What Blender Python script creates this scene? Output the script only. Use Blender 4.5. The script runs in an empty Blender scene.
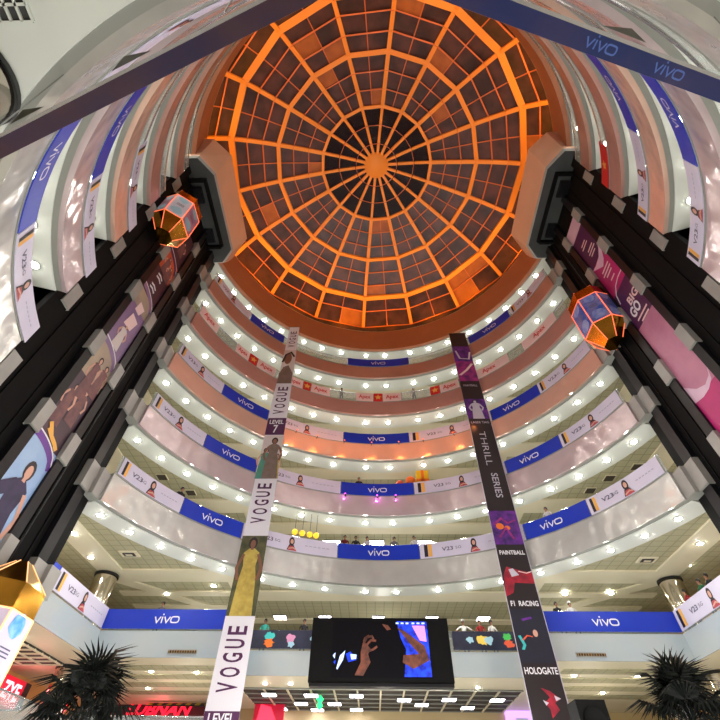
import bpy, math, random
from math import sin, cos, pi, radians as RD, sqrt, atan2
from mathutils import Vector, Matrix
random.seed(7)
scn = bpy.context.scene
COL = scn.collection

# ------------------------------------------------------------------ camera
cam_d = bpy.data.cameras.new('camera'); cam = bpy.data.objects.new('camera', cam_d); COL.objects.link(cam)
PITCH, YAW, ROLL = 0.844929, -0.034734, 0.017826
Fv = Vector((sin(YAW)*cos(PITCH), cos(YAW)*cos(PITCH), sin(PITCH)))
R0 = Vector((cos(YAW), -sin(YAW), 0)); U0 = R0.cross(Fv)
Rv = R0*cos(ROLL) + U0*sin(ROLL); Uv = Rv.cross(Fv)
cam.matrix_world = Matrix(((Rv.x, Uv.x, -Fv.x, -0.797), (Rv.y, Uv.y, -Fv.y, -13.641), (Rv.z, Uv.z, -Fv.z, 1.6), (0, 0, 0, 1)))
cam_d.sensor_width = 36; cam_d.lens = 36*427.04/720; cam_d.clip_end = 300; cam_d.clip_start = 0.05
scn.camera = cam

# ------------------------------------------------------------------ world, exposure
w = bpy.data.worlds.new('night_sky'); scn.world = w; w.use_nodes = True
w.node_tree.nodes['Background'].inputs[0].default_value = (0.03, 0.035, 0.06, 1)
w.node_tree.nodes['Background'].inputs[1].default_value = 0.3
vs = scn.view_settings
vs.view_transform = 'Standard'; vs.look = 'None'; vs.gamma = 1; vs.use_curve_mapping = False; vs.exposure = 0.0
scn.cycles.use_denoising = True
scn.cycles.max_bounces = 6; scn.cycles.diffuse_bounces = 4; scn.cycles.glossy_bounces = 3
scn.cycles.sample_clamp_indirect = 6; scn.cycles.caustics_reflective = False; scn.cycles.caustics_refractive = False

E_DOWN = 185.0      # emission of the small downlights
E_GAL = 60.0        # unseen fill lights added in the galleries (W)
E_DOME = 620.0      # orange floodlights at the foot of the dome (W)
E_ATR = 1100.0       # unseen white fill lights added over the concourse (W)

# ------------------------------------------------------------------ materials
MATS = {}
def srgb(c):
    return tuple(((x/255)/12.92 if x/255 <= 0.04045 else ((x/255+0.055)/1.055)**2.4) for x in c)
def mat(name, rgb=None, rough=0.5, metal=0.0, emit=0.0, spec=0.5, noise=None, bump=None, alpha=1.0, coat=0.0):
    """rgb in 0..255; noise=(scale, amount 0..1, second rgb); bump=(scale, strength)"""
    if name in MATS: return MATS[name]
    m = bpy.data.materials.new(name); MATS[name] = m; m.use_nodes = True
    nt = m.node_tree; b = nt.nodes['Principled BSDF']
    c = srgb(rgb)+(1,)
    b.inputs['Base Color'].default_value = c; b.inputs['Roughness'].default_value = rough
    b.inputs['Metallic'].default_value = metal; b.inputs['Specular IOR Level'].default_value = spec
    b.inputs['Coat Weight'].default_value = coat
    if alpha < 1: b.inputs['Alpha'].default_value = alpha
    if emit:
        b.inputs['Emission Color'].default_value = c; b.inputs['Emission Strength'].default_value = emit
    tc = nt.nodes.new('ShaderNodeTexCoord')
    if noise:
        n = nt.nodes.new('ShaderNodeTexNoise'); n.inputs['Scale'].default_value = noise[0]; n.inputs['Detail'].default_value = 4
        nt.links.new(tc.outputs['Object'], n.inputs['Vector'])
        mr = nt.nodes.new('ShaderNodeMapRange'); mr.inputs[1].default_value = 0.35; mr.inputs[2].default_value = 0.65; mr.inputs[4].default_value = noise[1]
        nt.links.new(n.outputs['Fac'], mr.inputs[0])
        mx = nt.nodes.new('ShaderNodeMix'); mx.data_type = 'RGBA'
        mx.inputs[6].default_value = c; mx.inputs[7].default_value = srgb(noise[2])+(1,)
        nt.links.new(mr.outputs[0], mx.inputs[0]); nt.links.new(mx.outputs[2], b.inputs['Base Color'])
        if emit: nt.links.new(mx.outputs[2], b.inputs['Emission Color'])
    if bump:
        n = nt.nodes.new('ShaderNodeTexNoise'); n.inputs['Scale'].default_value = bump[0]; n.inputs['Detail'].default_value = 1
        nt.links.new(tc.outputs['Object'], n.inputs['Vector'])
        bp = nt.nodes.new('ShaderNodeBump'); bp.inputs['Strength'].default_value = bump[1]; bp.inputs['Distance'].default_value = 0.3
        nt.links.new(n.outputs['Fac'], bp.inputs['Height']); nt.links.new(bp.outputs[0], b.inputs['Normal'])
    return m
def grid_mat(name, rgb, line, size=0.6, width=0.06, rough=0.6, thick=0):
    """tiles with seams, laid out in the object's x/y"""
    m = mat(name, rgb, rough); nt = m.node_tree; b = nt.nodes['Principled BSDF']
    tc = nt.nodes.new('ShaderNodeTexCoord'); sp = nt.nodes.new('ShaderNodeSeparateXYZ'); nt.links.new(tc.outputs['Object'], sp.inputs[0])
    outs = []
    for i in (0, 1):
        d = nt.nodes.new('ShaderNodeMath'); d.operation = 'DIVIDE'; d.inputs[1].default_value = size; nt.links.new(sp.outputs[i], d.inputs[0])
        f = nt.nodes.new('ShaderNodeMath'); f.operation = 'FRACT'; nt.links.new(d.outputs[0], f.inputs[0])
        l = nt.nodes.new('ShaderNodeMath'); l.operation = 'LESS_THAN'; l.inputs[1].default_value = width; nt.links.new(f.outputs[0], l.inputs[0]); outs.append(l)
    mx = nt.nodes.new('ShaderNodeMath'); mx.operation = 'MAXIMUM'; nt.links.new(outs[0].outputs[0], mx.inputs[0]); nt.links.new(outs[1].outputs[0], mx.inputs[1])
    c = nt.nodes.new('ShaderNodeMix'); c.data_type = 'RGBA'; c.inputs[6].default_value = srgb(rgb)+(1,); c.inputs[7].default_value = srgb(line)+(1,)
    nt.links.new(mx.outputs[0], c.inputs[0]); nt.links.new(c.outputs[2], b.inputs['Base Color'])
    return m

M_SOFFIT = mat('white_gloss_soffit', (222, 227, 220), 0.28, noise=(0.3, 0.25, (208, 214, 210)))
M_GROOVE = mat('grey_groove', (140, 142, 136), 0.5)
M_TILE = grid_mat('perforated_ceiling_tile', (178, 174, 142), (150, 146, 118), 0.6, 0.09, 0.7)
M_BEAM = mat('cream_plaster_beam', (232, 225, 198), 0.5, noise=(0.5, 0.3, (222, 214, 188)))
M_FLOOR = grid_mat('polished_floor_tile', (204, 204, 200), (150, 148, 142), 0.8, 0.02, 0.2)
M_WALL = mat('beige_wall', (206, 186, 140), 0.6, noise=(0.25, 0.5, (190, 168, 120)))
M_WALLO = mat('apricot_wall', (236, 186, 120), 0.6, noise=(0.3, 0.4, (222, 170, 104)))
M_BLACK = mat('black_shaft_cladding', (6, 6, 7), 0.7, spec=0.15, noise=(0.8, 0.6, (10, 10, 12)))
M_SHEEN = mat('polished_dark_column', (10, 10, 14), 0.42, spec=0.3, noise=(0.8, 0.6, (18, 18, 25)))
M_COLLAR = mat('grey_white_collar', (156, 154, 150), 0.4, noise=(1.0, 0.5, (132, 130, 127)))
M_STEEL = mat('brushed_steel', (190, 190, 192), 0.22, 1.0)
M_CHROME = mat('chrome_column', (205, 196, 182), 0.12, 1.0)
M_DARK = mat('dark_metal', (24, 24, 26), 0.4)
M_GLASS = mat('railing_glass', (190, 205, 205), 0.08, alpha=0.35)
M_WHITE = mat('white_print', (232, 230, 238), 0.45)
M_BLUE = mat('royal_blue_print', (4, 48, 182), 0.4, noise=(0.6, 0.5, (3, 40, 166)))
M_LILAC = mat('pale_lilac_print', (212, 206, 228), 0.45, noise=(0.8, 0.5, (196, 192, 220)))
M_GREYP = mat('pale_grey_print', (170, 168, 190), 0.45)
M_LAMP = mat('downlight_lens', (255, 250, 238), emit=E_DOWN)
M_PANEL = mat('ceiling_panel_lamp', (250, 244, 255), emit=14)
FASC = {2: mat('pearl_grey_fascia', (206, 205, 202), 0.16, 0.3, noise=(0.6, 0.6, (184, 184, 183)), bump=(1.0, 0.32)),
        3: mat('pink_lit_fascia', (212, 196, 200), 0.16, 0.3, noise=(0.5, 0.7, (200, 180, 186)), bump=(1.0, 0.32)),  # pink light spill put into the base colour
        4: mat('orange_lit_fascia', (234, 196, 180), 0.2, 0.35, noise=(0.4, 0.8, (220, 186, 172)), bump=(1.1, 0.3)),  # orange dome light mixed into the grey panel colour
        5: mat('rose_lit_fascia', (196, 152, 144), 0.24, 0.3, noise=(0.4, 0.6, (182, 142, 134)), bump=(0.9, 0.2)),  # rosy spill of the dome light baked into the tint
        6: mat('brown_lit_fascia', (190, 144, 130), 0.3, 0.3, noise=(0.4, 0.6, (176, 134, 120)), bump=(0.9, 0.2))}  # brown-orange dome glow carried by the base colour
M_DRUM = mat('orange_lit_drum', (172, 108, 74), 0.6, noise=(0.3, 0.6, (150, 92, 64)))  # plain drum wall with the orange dome light painted into its colour

# ------------------------------------------------------------------ mesh building
class MB:
    def __init__(s): s.v = []; s.f = []; s.mi = []; s.m = []; s.sm = []
    def idx(s, m):
        if m not in s.m: s.m.append(m)
        return s.m.index(m)
    def face(s, pts, m, smooth=False):
        n = len(s.v); s.v += [tuple(p) for p in pts]; s.f.append(list(range(n, n+len(pts)))); s.mi.append(s.idx(m)); s.sm.append(smooth)
    def mesh(s, pts, faces, m, smooth=False):
        n = len(s.v); s.v += [tuple(p) for p in pts]; k = s.idx(m)
        for f in faces: s.f.append([n+i for i in f]); s.mi.append(k); s.sm.append(smooth)
    def box(s, a, b, m):
        x0, x1 = sorted((a[0], b[0])); y0, y1 = sorted((a[1], b[1])); z0, z1 = sorted((a[2], b[2]))
        p = [(x, y, z) for z in (z0, z1) for y in (y0, y1) for x in (x0, x1)]
        s.mesh(p, [(0, 2, 3, 1), (4, 5, 7, 6), (0, 1, 5, 4), (2, 6, 7, 3), (0, 4, 6, 2), (1, 3, 7, 5)], m)
    def bar(s, a, b, w, h, m, up=(0, 0, 1)):
        a, b = Vector(a), Vector(b); d = (b-a).normalized(); u = Vector(up)
        sd = d.cross(u)
        if sd.length < 1e-4: sd = d.cross(Vector((1, 0, 0)))
        sd.normalize(); u = sd.cross(d)
        p = []
        for q in (a, b):
            for i, j in ((-1, -1), (1, -1), (1, 1), (-1, 1)): p.append(q+sd*(i*w/2)+u*(j*h/2))
        s.mesh(p, [(0, 3, 2, 1), (4, 5, 6, 7), (0, 1, 5, 4), (1, 2, 6, 5), (2, 3, 7, 6), (3, 0, 4, 7)], m)
    def prism(s, poly, z0, z1, m, mb=None, mt=None):
        n = len(poly)
        p = [(x, y, z0) for x, y in poly]+[(x, y, z1) for x, y in poly]
        s.mesh(p, [(i, (i+1) % n, n+(i+1) % n, n+i) for i in range(n)], m)
        s.face([(x, y, z0) for x, y in reversed(poly)], mb or m); s.face([(x, y, z1) for x, y in poly], mt or m)
    def loft(s, A, B, m, cap_a=None, cap_b=None):
        n = len(A); s.mesh(list(A)+list(B), [(i, (i+1) % n, n+(i+1) % n, n+i) for i in range(n)], m)
        if cap_a: s.face(list(reversed(A)), cap_a)
        if cap_b: s.face(list(B), cap_b)
    def tube(s, pts, r, m, n=8, r2=None):
        pts = [Vector(p) for p in pts]; rings = []
        for i, p in enumerate(pts):
            d = (pts[min(i+1, len(pts)-1)]-pts[max(i-1, 0)]).normalized()
            a = d.cross(Vector((0, 0, 1)))
            if a.length < 1e-3: a = d.cross(Vector((1, 0, 0)))
            a.normalize(); b = d.cross(a)
            rr = r if r2 is None else r+(r2-r)*i/(len(pts)-1)
            rings.append([p+a*(rr*cos(2*pi*k/n))+b*(rr*sin(2*pi*k/n)) for k in range(n)])
        P = [q for g in rings for q in g]
        F = [(i*n+k, i*n+(k+1) % n, (i+1)*n+(k+1) % n, (i+1)*n+k) for i in range(len(pts)-1) for k in range(n)]
        F += [tuple(reversed(range(n))), tuple((len(pts)-1)*n+k for k in range(n))]
        s.mesh(P, F, m, True)
    def lathe(s, prof, c, m, n=24):
        """prof: list of (r, z) about the vertical axis through c"""
        P = [(c[0]+r*cos(2*pi*k/n), c[1]+r*sin(2*pi*k/n), c[2]+z) for r, z in prof for k in range(n)]
        F = [(i*n+k, i*n+(k+1) % n, (i+1)*n+(k+1) % n, (i+1)*n+k) for i in range(len(prof)-1) for k in range(n)]
        s.mesh(P, F, m, True)
    def arc(s, prof, a0, a1, m, step=2.0, closed=True, cap=True, cx=0, cy=0):
        """sweep a profile of (r, z) about the atrium axis from a0 to a1 degrees"""
        n = max(2, int(abs(a1-a0)/step)+1); k = len(prof); P = []
        for i in range(n):
            a = RD(a0+(a1-a0)*i/(n-1)); P += [(cx+r*cos(a), cy+r*sin(a), z) for r, z in prof]
        F = []
        for i in range(n-1):
            for j in range(k if closed else k-1):
                F.append((i*k+j, i*k+(j+1) % k, (i+1)*k+(j+1) % k, (i+1)*k+j))
        if closed and cap and abs(a1-a0) < 359.9: F += [tuple(range(k)), tuple((n-1)*k+j for j in reversed(range(k)))]
        s.mesh(P, F, m)
    def build(s, name, parent=None, loc=None):
        me = bpy.data.meshes.new(name)
        off = Vector(loc) if loc else Vector((0, 0, 0))
        me.from_pydata([tuple(Vector(p)-off) for p in s.v], [], s.f)
        for m in s.m: me.materials.append(m)
        me.polygons.foreach_set('material_index', s.mi); me.polygons.foreach_set('use_smooth', s.sm)
        me.update()
        o = bpy.data.objects.new(name, me); COL.objects.link(o)
        if parent: o.parent = parent
        elif loc: o.location = loc
        return o
def rel(o, parent_loc):     # a part built in world coordinates under a thing placed at parent_loc
    o.location = -Vector(parent_loc); return o
def tag(o, label, cat, group=None, kind=None):
    if label: o['label'] = label
    if cat: o['category'] = cat
    if group: o['group'] = group
    if kind: o['kind'] = kind
    return o
def thing(name, label, cat, loc=(0, 0, 0), group=None):
    o = bpy.data.objects.new(name, None); COL.objects.link(o); o.location = loc; o.empty_display_size = 0.1
    return tag(o, label, cat, group)
def part(mb, name, root):
    o = mb.build(name, root); o.location = -Vector(root.location) if root.parent is None else (0, 0, 0); return o
def struct(mb, name):
    o = mb.build(name); o['kind'] = 'structure'; return o

def lamp(name, x, y, z, e, col, rad, rot=None, typ='POINT'):
    ld = bpy.data.lights.new(name, typ); ld.energy = e; ld.color = col
    if typ == 'AREA': ld.shape = 'RECTANGLE'; ld.size, ld.size_y = rad
    else: ld.shadow_soft_size = rad
    lo = bpy.data.objects.new(name, ld); COL.objects.link(lo); lo.location = (x, y, z)
    if rot: lo.rotation_euler = rot
    return lo

# text as a flat outline (list of 2-D faces), cached
TXT = {}
def text_faces(s, bold=0.0):
    key = (s, bold)
    if key not in TXT:
        c = bpy.data.curves.new('lettering', 'FONT'); c.body = s; c.size = 1; c.offset = bold; c.resolution_u = 3
        o = bpy.data.objects.new('lettering', c); COL.objects.link(o)
        bpy.context.view_layer.update()
        me = bpy.data.meshes.new_from_object(o.evaluated_get(bpy.context.evaluated_depsgraph_get()))
        vs_ = [(v.co.x, v.co.y) for v in me.vertices]; fs = [list(p.vertices) for p in me.polygons]
        bpy.data.objects.remove(o); bpy.data.curves.remove(c); bpy.data.meshes.remove(me)
        x0 = min(v[0] for v in vs_); x1 = max(v[0] for v in vs_); y0 = min(v[1] for v in vs_); y1 = max(v[1] for v in vs_)
        TXT[key] = ([((x-x0)/(x1-x0), (y-y0)/(y1-y0)) for x, y in vs_], fs)
    return TXT[key]
def put_text(mb, mp, s, cu, cv, wd, ht, m, off=0.0, bold=0.0, rot=0):
    """rot 90: reads upwards; wd is along the reading direction"""
    V, Fc = text_faces(s, bold); P = []
    for x, y in V:
        a, b = (x-0.5)*wd, (y-0.5)*ht
        if rot == 90: a, b = -b, a
        if rot == -90: a, b = b, -a
        P.append(mp(cu+a, cv+b, off))
    mb.mesh(P, Fc, m)
def ribbon(pts, w, closed=False):
    """stroke -> list of quads in 2-D"""
    n = len(pts); L = []; 
    def nrm(a, b):
        dx, dy = b[0]-a[0], b[1]-a[1]; l = math.hypot(dx, dy) or 1; return (-dy/l, dx/l)
    for i in range(n):
        if closed: n1 = nrm(pts[i-1], pts[i]); n2 = nrm(pts[i], pts[(i+1) % n])
        else:
            n1 = nrm(pts[max(i-1, 0)], pts[max(i, 1)]); n2 = nrm(pts[min(i, n-2)], pts[min(i+1, n-1)])
        mx, my = n1[0]+n2[0], n1[1]+n2[1]; d = (mx*mx+my*my)/2 or 1; d = max(d, 0.5)
        L.append((mx/d*w/2, my/d*w/2))
    q = []
    for i in range(n if closed else n-1):
        j = (i+1) % n
        q.append([(pts[i][0]+L[i][0], pts[i][1]+L[i][1]), (pts[j][0]+L[j][0], pts[j][1]+L[j][1]), (pts[j][0]-L[j][0], pts[j][1]-L[j][1]), (pts[i][0]-L[i][0], pts[i][1]-L[i][1])])
    return q
def polys(mb, mp, P2, m, off=0.0, cu=0, cv=0, sx=1, sy=1):
    for p in P2: mb.face([mp(cu+x*sx, cv+y*sy, off) for x, y in p], m)
def ell(cx, cy, rx, ry, n=14, a0=0, a1=360):
    return [(cx+rx*cos(RD(a0+(a1-a0)*i/n)), cy+ry*sin(RD(a0+(a1-a0)*i/n))) for i in range(n if a1-a0 == 360 else n+1)]
def put_wordmark(mb, mp, cu, cv, ht, m, off=0.0):
    """wide lower-case lettering: v i v o"""
    h = ht; t = 0.2*h; S = []
    S += ribbon([(0, h), (0.5*h, 0.08*h), (1.0*h, h)], t)
    S += ribbon([(1.32*h, 0), (1.32*h, h)], t); S += ribbon([(1.25*h, 1.35*h), (1.47*h, 1.35*h)], t*1.1)
    S += ribbon([(1.68*h, h), (2.18*h, 0.08*h), (2.68*h, h)], t)
    o = []
    for cx, cy, a in ((3.95, 0.68, 0), (3.95, 0.68, 45), (3.95, 0.68, 90), (3.2, 0.68, 90), (3.2, 0.68, 135), (3.2, 0.68, 180), (3.2, 0.42, 180), (3.2, 0.42, 225), (3.2, 0.42, 270), (3.95, 0.42, 270), (3.95, 0.42, 315), (3.95, 0.42, 360)):
        o.append(((cx+0.32*cos(RD(a)))*h, (cy+0.32*sin(RD(a)))*h))
    S += ribbon(o, t, True)
    polys(mb, mp, S, m, off, cu-2.13*h, cv-0.55*h)

# ------------------------------------------------------------------ levels of the atrium
R = 14.0
H = {1: 8.9, 2: 13.456, 3: 18.0, 4: 22.6, 5: 27.17, 6: 31.7}
S = {k: H[k]-1.45 for k in range(2, 7)}; S[1] = 7.7; S[7] = 34.35
ORD = {2: 'lowest curved balcony', 3: 'second curved balcony', 4: 'third curved balcony', 5: 'fourth curved balcony', 6: 'topmost curved balcony'}
FAR = (17.3, 162.7); NEAR = (197.5, 342.5)
XS = 15.3; YW = 12.0; YM = 15.4; XM = 8.0; BX = 21.0; BY = 24.5

# floor and outer walls
mb = MB(); mb.box((-BX-4, -BY, -0.2), (BX+4, BY+4, 0), M_FLOOR); struct(mb, 'floor')
mb = MB(); mb.box((-BX, BY, 0), (BX, BY+0.3, 37), M_WALL); struct(mb, 'wall_back')
mb = MB(); mb.box((-BX-0.3, -BY, 0), (-BX, BY, 37), M_WALLO); struct(mb, 'wall_left')
mb = MB(); mb.box((BX, -BY, 0), (BX+0.3, BY, 37), M_WALLO); struct(mb, 'wall_right')
mb = MB(); mb.box((-BX, -BY-0.3, 0), (BX, -BY, 37), M_WALL); struct(mb, 'wall_front')
# roof slab round the dome
def sector_ring(mb, r0, z, m, down=True, bx=BX, by=BY, step=3):
    for a in range(0, 360, step):
        q = []; r = r0
        if z < 34.2 and (a % 180 < 16 or a % 180 > 161): r = max(r0, 15.7)
        for t in (RD(a), RD(a+step)):
            c, s_ = cos(t), sin(t); k = min(bx/abs(c) if abs(c) > 1e-6 else 1e9, by/abs(s_) if abs(s_) > 1e-6 else 1e9)
            q.append(((r*c, r*s_, z), (c*k, s_*k, z)))
        f = [q[0][0], q[0][1], q[1][1], q[1][0]]
        mb.face(f if not down else f[::-1], m)
mb = MB(); sector_ring(mb, R, 37.25, M_WALL); struct(mb, 'ceiling')

for k in range(2, 8):
    s = S[k]
    # tiled ceiling of the gallery below this level
    mb = MB(); sector_ring(mb, 15.7, s+0.12, M_TILE); struct(mb, 'ceiling')
    # round soffit strip, grey groove
    mb = MB()
    for a0, a1 in ((FAR, NEAR) if k < 7 else ((0, 360),)):
        mb.arc([(14.42, s), (15.75, s), (15.75, s+0.14), (14.42, s+0.14)], a0, a1, M_SOFFIT)
        mb.arc([(14.0, s+0.05), (14.44, s+0.05)], a0, a1, M_GROOVE, closed=False)
    struct(mb, 'trim_1')
    # straight cream beams under the tiles
    mb = MB(); b0, b1 = s+0.03, s+0.15
    for sy in (1, -1):
        for x0, x1, y0, y1 in ((-17, -8, 12, 13.7), (8, 17, 12, 13.7), (-9.6, 9.6, 15.2, 16.75), (-9.6, -8, 13.7, 15.2), (8, 9.6, 13.7, 15.2),
                               (-17, -15.5, 4.3, 12), (15.5, 17, 4.3, 12), (-17, -9.6, 15.3, 16.0), (9.6, 17, 15.3, 16.0), (-17, -9.6, 17.6, 18.3), (9.6, 17, 17.6, 18.3), (-21, 21, 20.3, 21.2)):
            mb.box((x0, sy*y0, b0), (x1, sy*y1, b1), M_BEAM)
        for sx in (1, -1):   # diagonal beam from the corner column
            mb.bar((sx*16.6, sy*13.2, s+0.09), (sx*10.4, sy*19.6, s+0.09), 0.9, 0.12, M_BEAM)
    struct(mb, 'trim_2')
    if k < 7:
        # fascia
        for a0, a1 in (FAR, NEAR):
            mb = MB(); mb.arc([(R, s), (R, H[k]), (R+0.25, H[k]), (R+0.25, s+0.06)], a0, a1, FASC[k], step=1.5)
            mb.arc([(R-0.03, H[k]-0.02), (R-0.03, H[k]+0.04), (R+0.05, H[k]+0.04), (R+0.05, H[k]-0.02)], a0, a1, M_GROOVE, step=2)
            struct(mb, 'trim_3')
        # gallery floor
        mb = MB(); sector_ring(mb, R+0.1, H[k]-0.01, M_FLOOR, down=False); struct(mb, 'floor')
# drum below the dome
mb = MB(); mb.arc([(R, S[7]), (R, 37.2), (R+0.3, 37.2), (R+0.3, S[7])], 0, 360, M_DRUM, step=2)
struct(mb, 'trim_4')

# first floor (straight edges with a central recess) and the floor below it
def straight_floor(top, bot, m_f, m_soff):
    mb = MB()
    for x0, x1, y0, y1 in ((-BX, -XS, -BY, BY), (XS, BX, -BY, BY), (-XS, -XM, YW, BY), (XM, XS, YW, BY), (-XM, XM, YM, BY), (-XS, XS, -BY, -16.5)):
        mb.box((x0, y0, bot), (x1, y1, top), m_soff)
        mb.face([(x0, y0, top+0.005), (x1, y0, top+0.005), (x1, y1, top+0.005), (x0, y1, top+0.005)], M_FLOOR)
    struct(mb, 'floor')
    mb = MB(); e = 0.05
    mb.box((-XS, YW-e, bot), (-XM+e, YW, top), m_f); mb.box((XM-e, YW-e, bot), (XS, YW, top), m_f)
    mb.box((-XM, YM-e, bot), (XM, YM, top), m_f); mb.box((-XM, YW-e, bot), (-XM+e, YM, top), m_f); mb.box((XM-e, YW-e, bot), (XM, YM, top), m_f)
    mb.box((-XS, 4.2, bot), (-XS+e, YW, top), m_f); mb.box((XS-e, 4.2, bot), (XS, YW, top), m_f)
    struct(mb, 'trim_5')
M_F1 = mat('blue_grey_fascia', (170, 182, 190), 0.22, noise=(0.4, 0.6, (184, 186, 184)))
straight_floor(8.9, 7.7, M_F1, M_BEAM)
straight_floor(4.35, 3.3, M_F1, M_BEAM)
# ceiling below the first floor: tiled bays, beams and the dark grid bay in the middle
M_GRID = mat('dark_ceiling_bay', (52, 48, 44), 0.7, noise=(1.5, 0.6, (70, 64, 54)))
mb = MB()
for sx in (-1, 1):
    for y0, y1 in ((13.4, 14.3), (15.2, 16.2), (17.1, 18.1), (19.2, 20.2)):
        mb.box((sx*9.2, y0, 7.66), (sx*16.2, y1, 7.71), M_TILE)
struct(mb, 'ceiling')
mb = MB(); mb.box((-8.8, 18.2, 7.66), (8.2, 24.4, 7.71), M_GRID)
for i in range(13): x = -8.8+i*17/12; mb.box((x-0.05, 18.2, 7.6), (x+0.05, 24.4, 7.67), M_BEAM)
for i in range(6): y = 18.2+i*6.2/5; mb.box((-8.8, y-0.04, 7.61), (8.2, y+0.04, 7.67), M_GROOVE)
struct(mb, 'ceiling')
mb = MB(); mb.box((-20.5, 9.0, 7.64), (-17.2, 13.2, 7.71), M_GRID)
for i in range(7): mb.box((-20.5, 9.0+i*0.68, 7.58), (-17.2, 9.08+i*0.68, 7.66), M_BEAM)
for i in range(4): mb.box((-20.5+i*1.05, 9.0, 7.58), (-20.42+i*1.05, 13.2, 7.66), M_BEAM)
struct(mb, 'ceiling')
# metal grille in the ceiling at the near left
M_GRILLE = mat('open_grille', (60, 60, 60), 0.6)
mb = MB(); mb.box((-8.9, -15.3, 11.98), (-7.2, -13.2, 12.1), M_GRILLE)
for i in range(9): mb.box((-8.9+i*0.21, -15.3, 11.94), (-8.85+i*0.21, -13.2, 11.99), M_SOFFIT)
for i in range(9): mb.box((-8.9, -15.3+i*0.26, 11.94), (-7.2, -15.25+i*0.26, 11.99), M_SOFFIT)
tag(mb.build('ceiling_grille'), 'square open metal grille in the white ceiling beside the near chrome column', 'grille')

# ------------------------------------------------------------------ lift shafts
def mirror(sx, a, b): return ((sx*a[0], a[1], a[2]), (sx*b[0], b[1], b[2]))
for sx, side in ((-1, 'left'), (1, 'right')):
    mb = MB()
    mb.box((sx*14.02, -4.3, 0), (sx*16.4, 4.2, 34.15), M_BLACK)
    mb.box((sx*13.76, -4.3, 0), (sx*16.4, -3.4, 34.15), M_BLACK)
    mb.box((sx*13.97, 3.45, 0), (sx*16.4, 4.2, 34.15), M_BLACK)
    mb.box((sx*13.78, -1.3, 0), (sx*14.1, -0.83, 34.0), M_SHEEN)
    mb.box((sx*13.78, 0.95, 0), (sx*14.1, 1.42, 34.0), M_SHEEN)
    mb.box((sx*13.78, 2.85, 0), (sx*14.1, 3.45, 34.0), M_SHEEN)
    # guide rails in the wells
    for y in (-2.9, -1.8, 1.75, 2.5): mb.box((sx*13.97, y-0.03, 0), (sx*14.1, y+0.03, 34), M_BLACK)
    struct(mb, 'wall_'+side)
    for k in range(1, 7):
        for y0, y1, x0, x1 in ((-3.9, -3.36, 13.7, 14.0), (-1.34, -0.79, 13.7, 14.06), (0.91, 1.46, 13.7, 14.06), (2.81, 3.5, 13.7, 14.06), (3.5, 4.22, 13.5, 14.3)):
            mb = MB(); mb.box((sx*x0, y0, S[k]), (sx*x1, y1, H[k]-0.12), M_COLLAR); mb.box((sx*(x0-0.01), y0-0.01, S[k]-0.01), (sx*x1, y1+0.01, S[k]+0.04), M_GROOVE)
            struct(mb, 'trim_6')
    # canopy at the head of the shaft
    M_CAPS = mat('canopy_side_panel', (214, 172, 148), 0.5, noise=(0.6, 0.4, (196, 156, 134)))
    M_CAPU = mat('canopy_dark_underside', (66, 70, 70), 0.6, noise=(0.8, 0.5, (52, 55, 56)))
    bot = [(14.4, -4.4, 34), (13.05, -4.4, 34), (12.15, -3.2, 34), (12.2, 2.75, 34), (13.2, 3.9, 34), (14.4, 3.9, 34)]
    top = [(14.6, -5.2, 36.3), (12.3, -5.05, 36.3), (11.25, -3.9, 36.3), (11.4, 2.9, 36.3), (13.3, 5.0, 36.3), (14.6, 5.0, 36.3)]
    mid = [(x-0.12 if x < 14.3 else x, y*1.03, 34.12) for x, y, z in bot]
    bot = [(sx*x, y, z) for x, y, z in bot]; top = [(sx*x, y, z) for x, y, z in top]; mid = [(sx*x, y, z) for x, y, z in mid]
    mb = MB(); mb.loft(bot, mid, M_COLLAR, cap_a=M_CAPU); mb.loft(mid, top, M_CAPS, cap_b=M_CAPS)
    # recess in the underside
    mb.box((sx*12.75, -3.0, 33.7), (sx*12.95, 2.4, 34.02), M_BLACK)
    mb.box((sx*12.9, -3.0, 33.6), (sx*14.35, -2.8, 34.02), M_BLACK); mb.box((sx*12.9, 2.3, 33.6), (sx*14.35, 2.5, 34.02), M_BLACK)
    mb.box((sx*13.3, -2.4, 33.75), (sx*14.3, -1.2, 34.01), M_SHEEN); mb.box((sx*13.3, 0.9, 33.75), (sx*14.3, 2.0, 34.01), M_SHEEN)
    struct(mb, 'trim_7')

# ------------------------------------------------------------------ dome
M_RIB = mat('orange_lit_dome_steel', (238, 158, 66), 0.5); M_BARM = mat('slim_dome_bar', (206, 116, 66), 0.5)  # white frame paint with the orange floodlight put into its colour
M_PANE = mat('dark_dome_glass', (86, 54, 54), 0.35, noise=(0.7, 0.9, (38, 26, 32)), alpha=0.95); M_PANEC = mat('clear_crown_glass', (26, 12, 10), 0.4, alpha=0.85, spec=0.2)
M_PANE2 = mat('orange_lit_dome_panel', (170, 104, 52), 0.5, noise=(1.2, 0.6, (134, 76, 38)))  # orange light caught by a few panels, painted as their colour
dome = thing('dome_skylight', 'large round glass dome with orange-lit steel ribs over the atrium', 'skylight', (0, 0, 37.2))
DR = [(16.2, 37.3), (16.1, 39.3), (15.65, 40.05), (14.5, 41.5), (13.36, 42.5), (12.15, 43.15), (10.85, 43.75), (9.49, 44.25), (8.15, 44.65), (6.75, 45.05), (5.36, 45.4), (3.75, 45.75), (2.1, 45.95), (1.0, 46.05)]
RA = [15.6+20*i for i in range(18)]
def dpt(i, a, dz=0, dr=0):
    r, z = DR[i]; return Vector(((r+dr)*cos(RD(a)), (r+dr)*sin(RD(a)), z+dz))
glz = MB()
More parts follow.
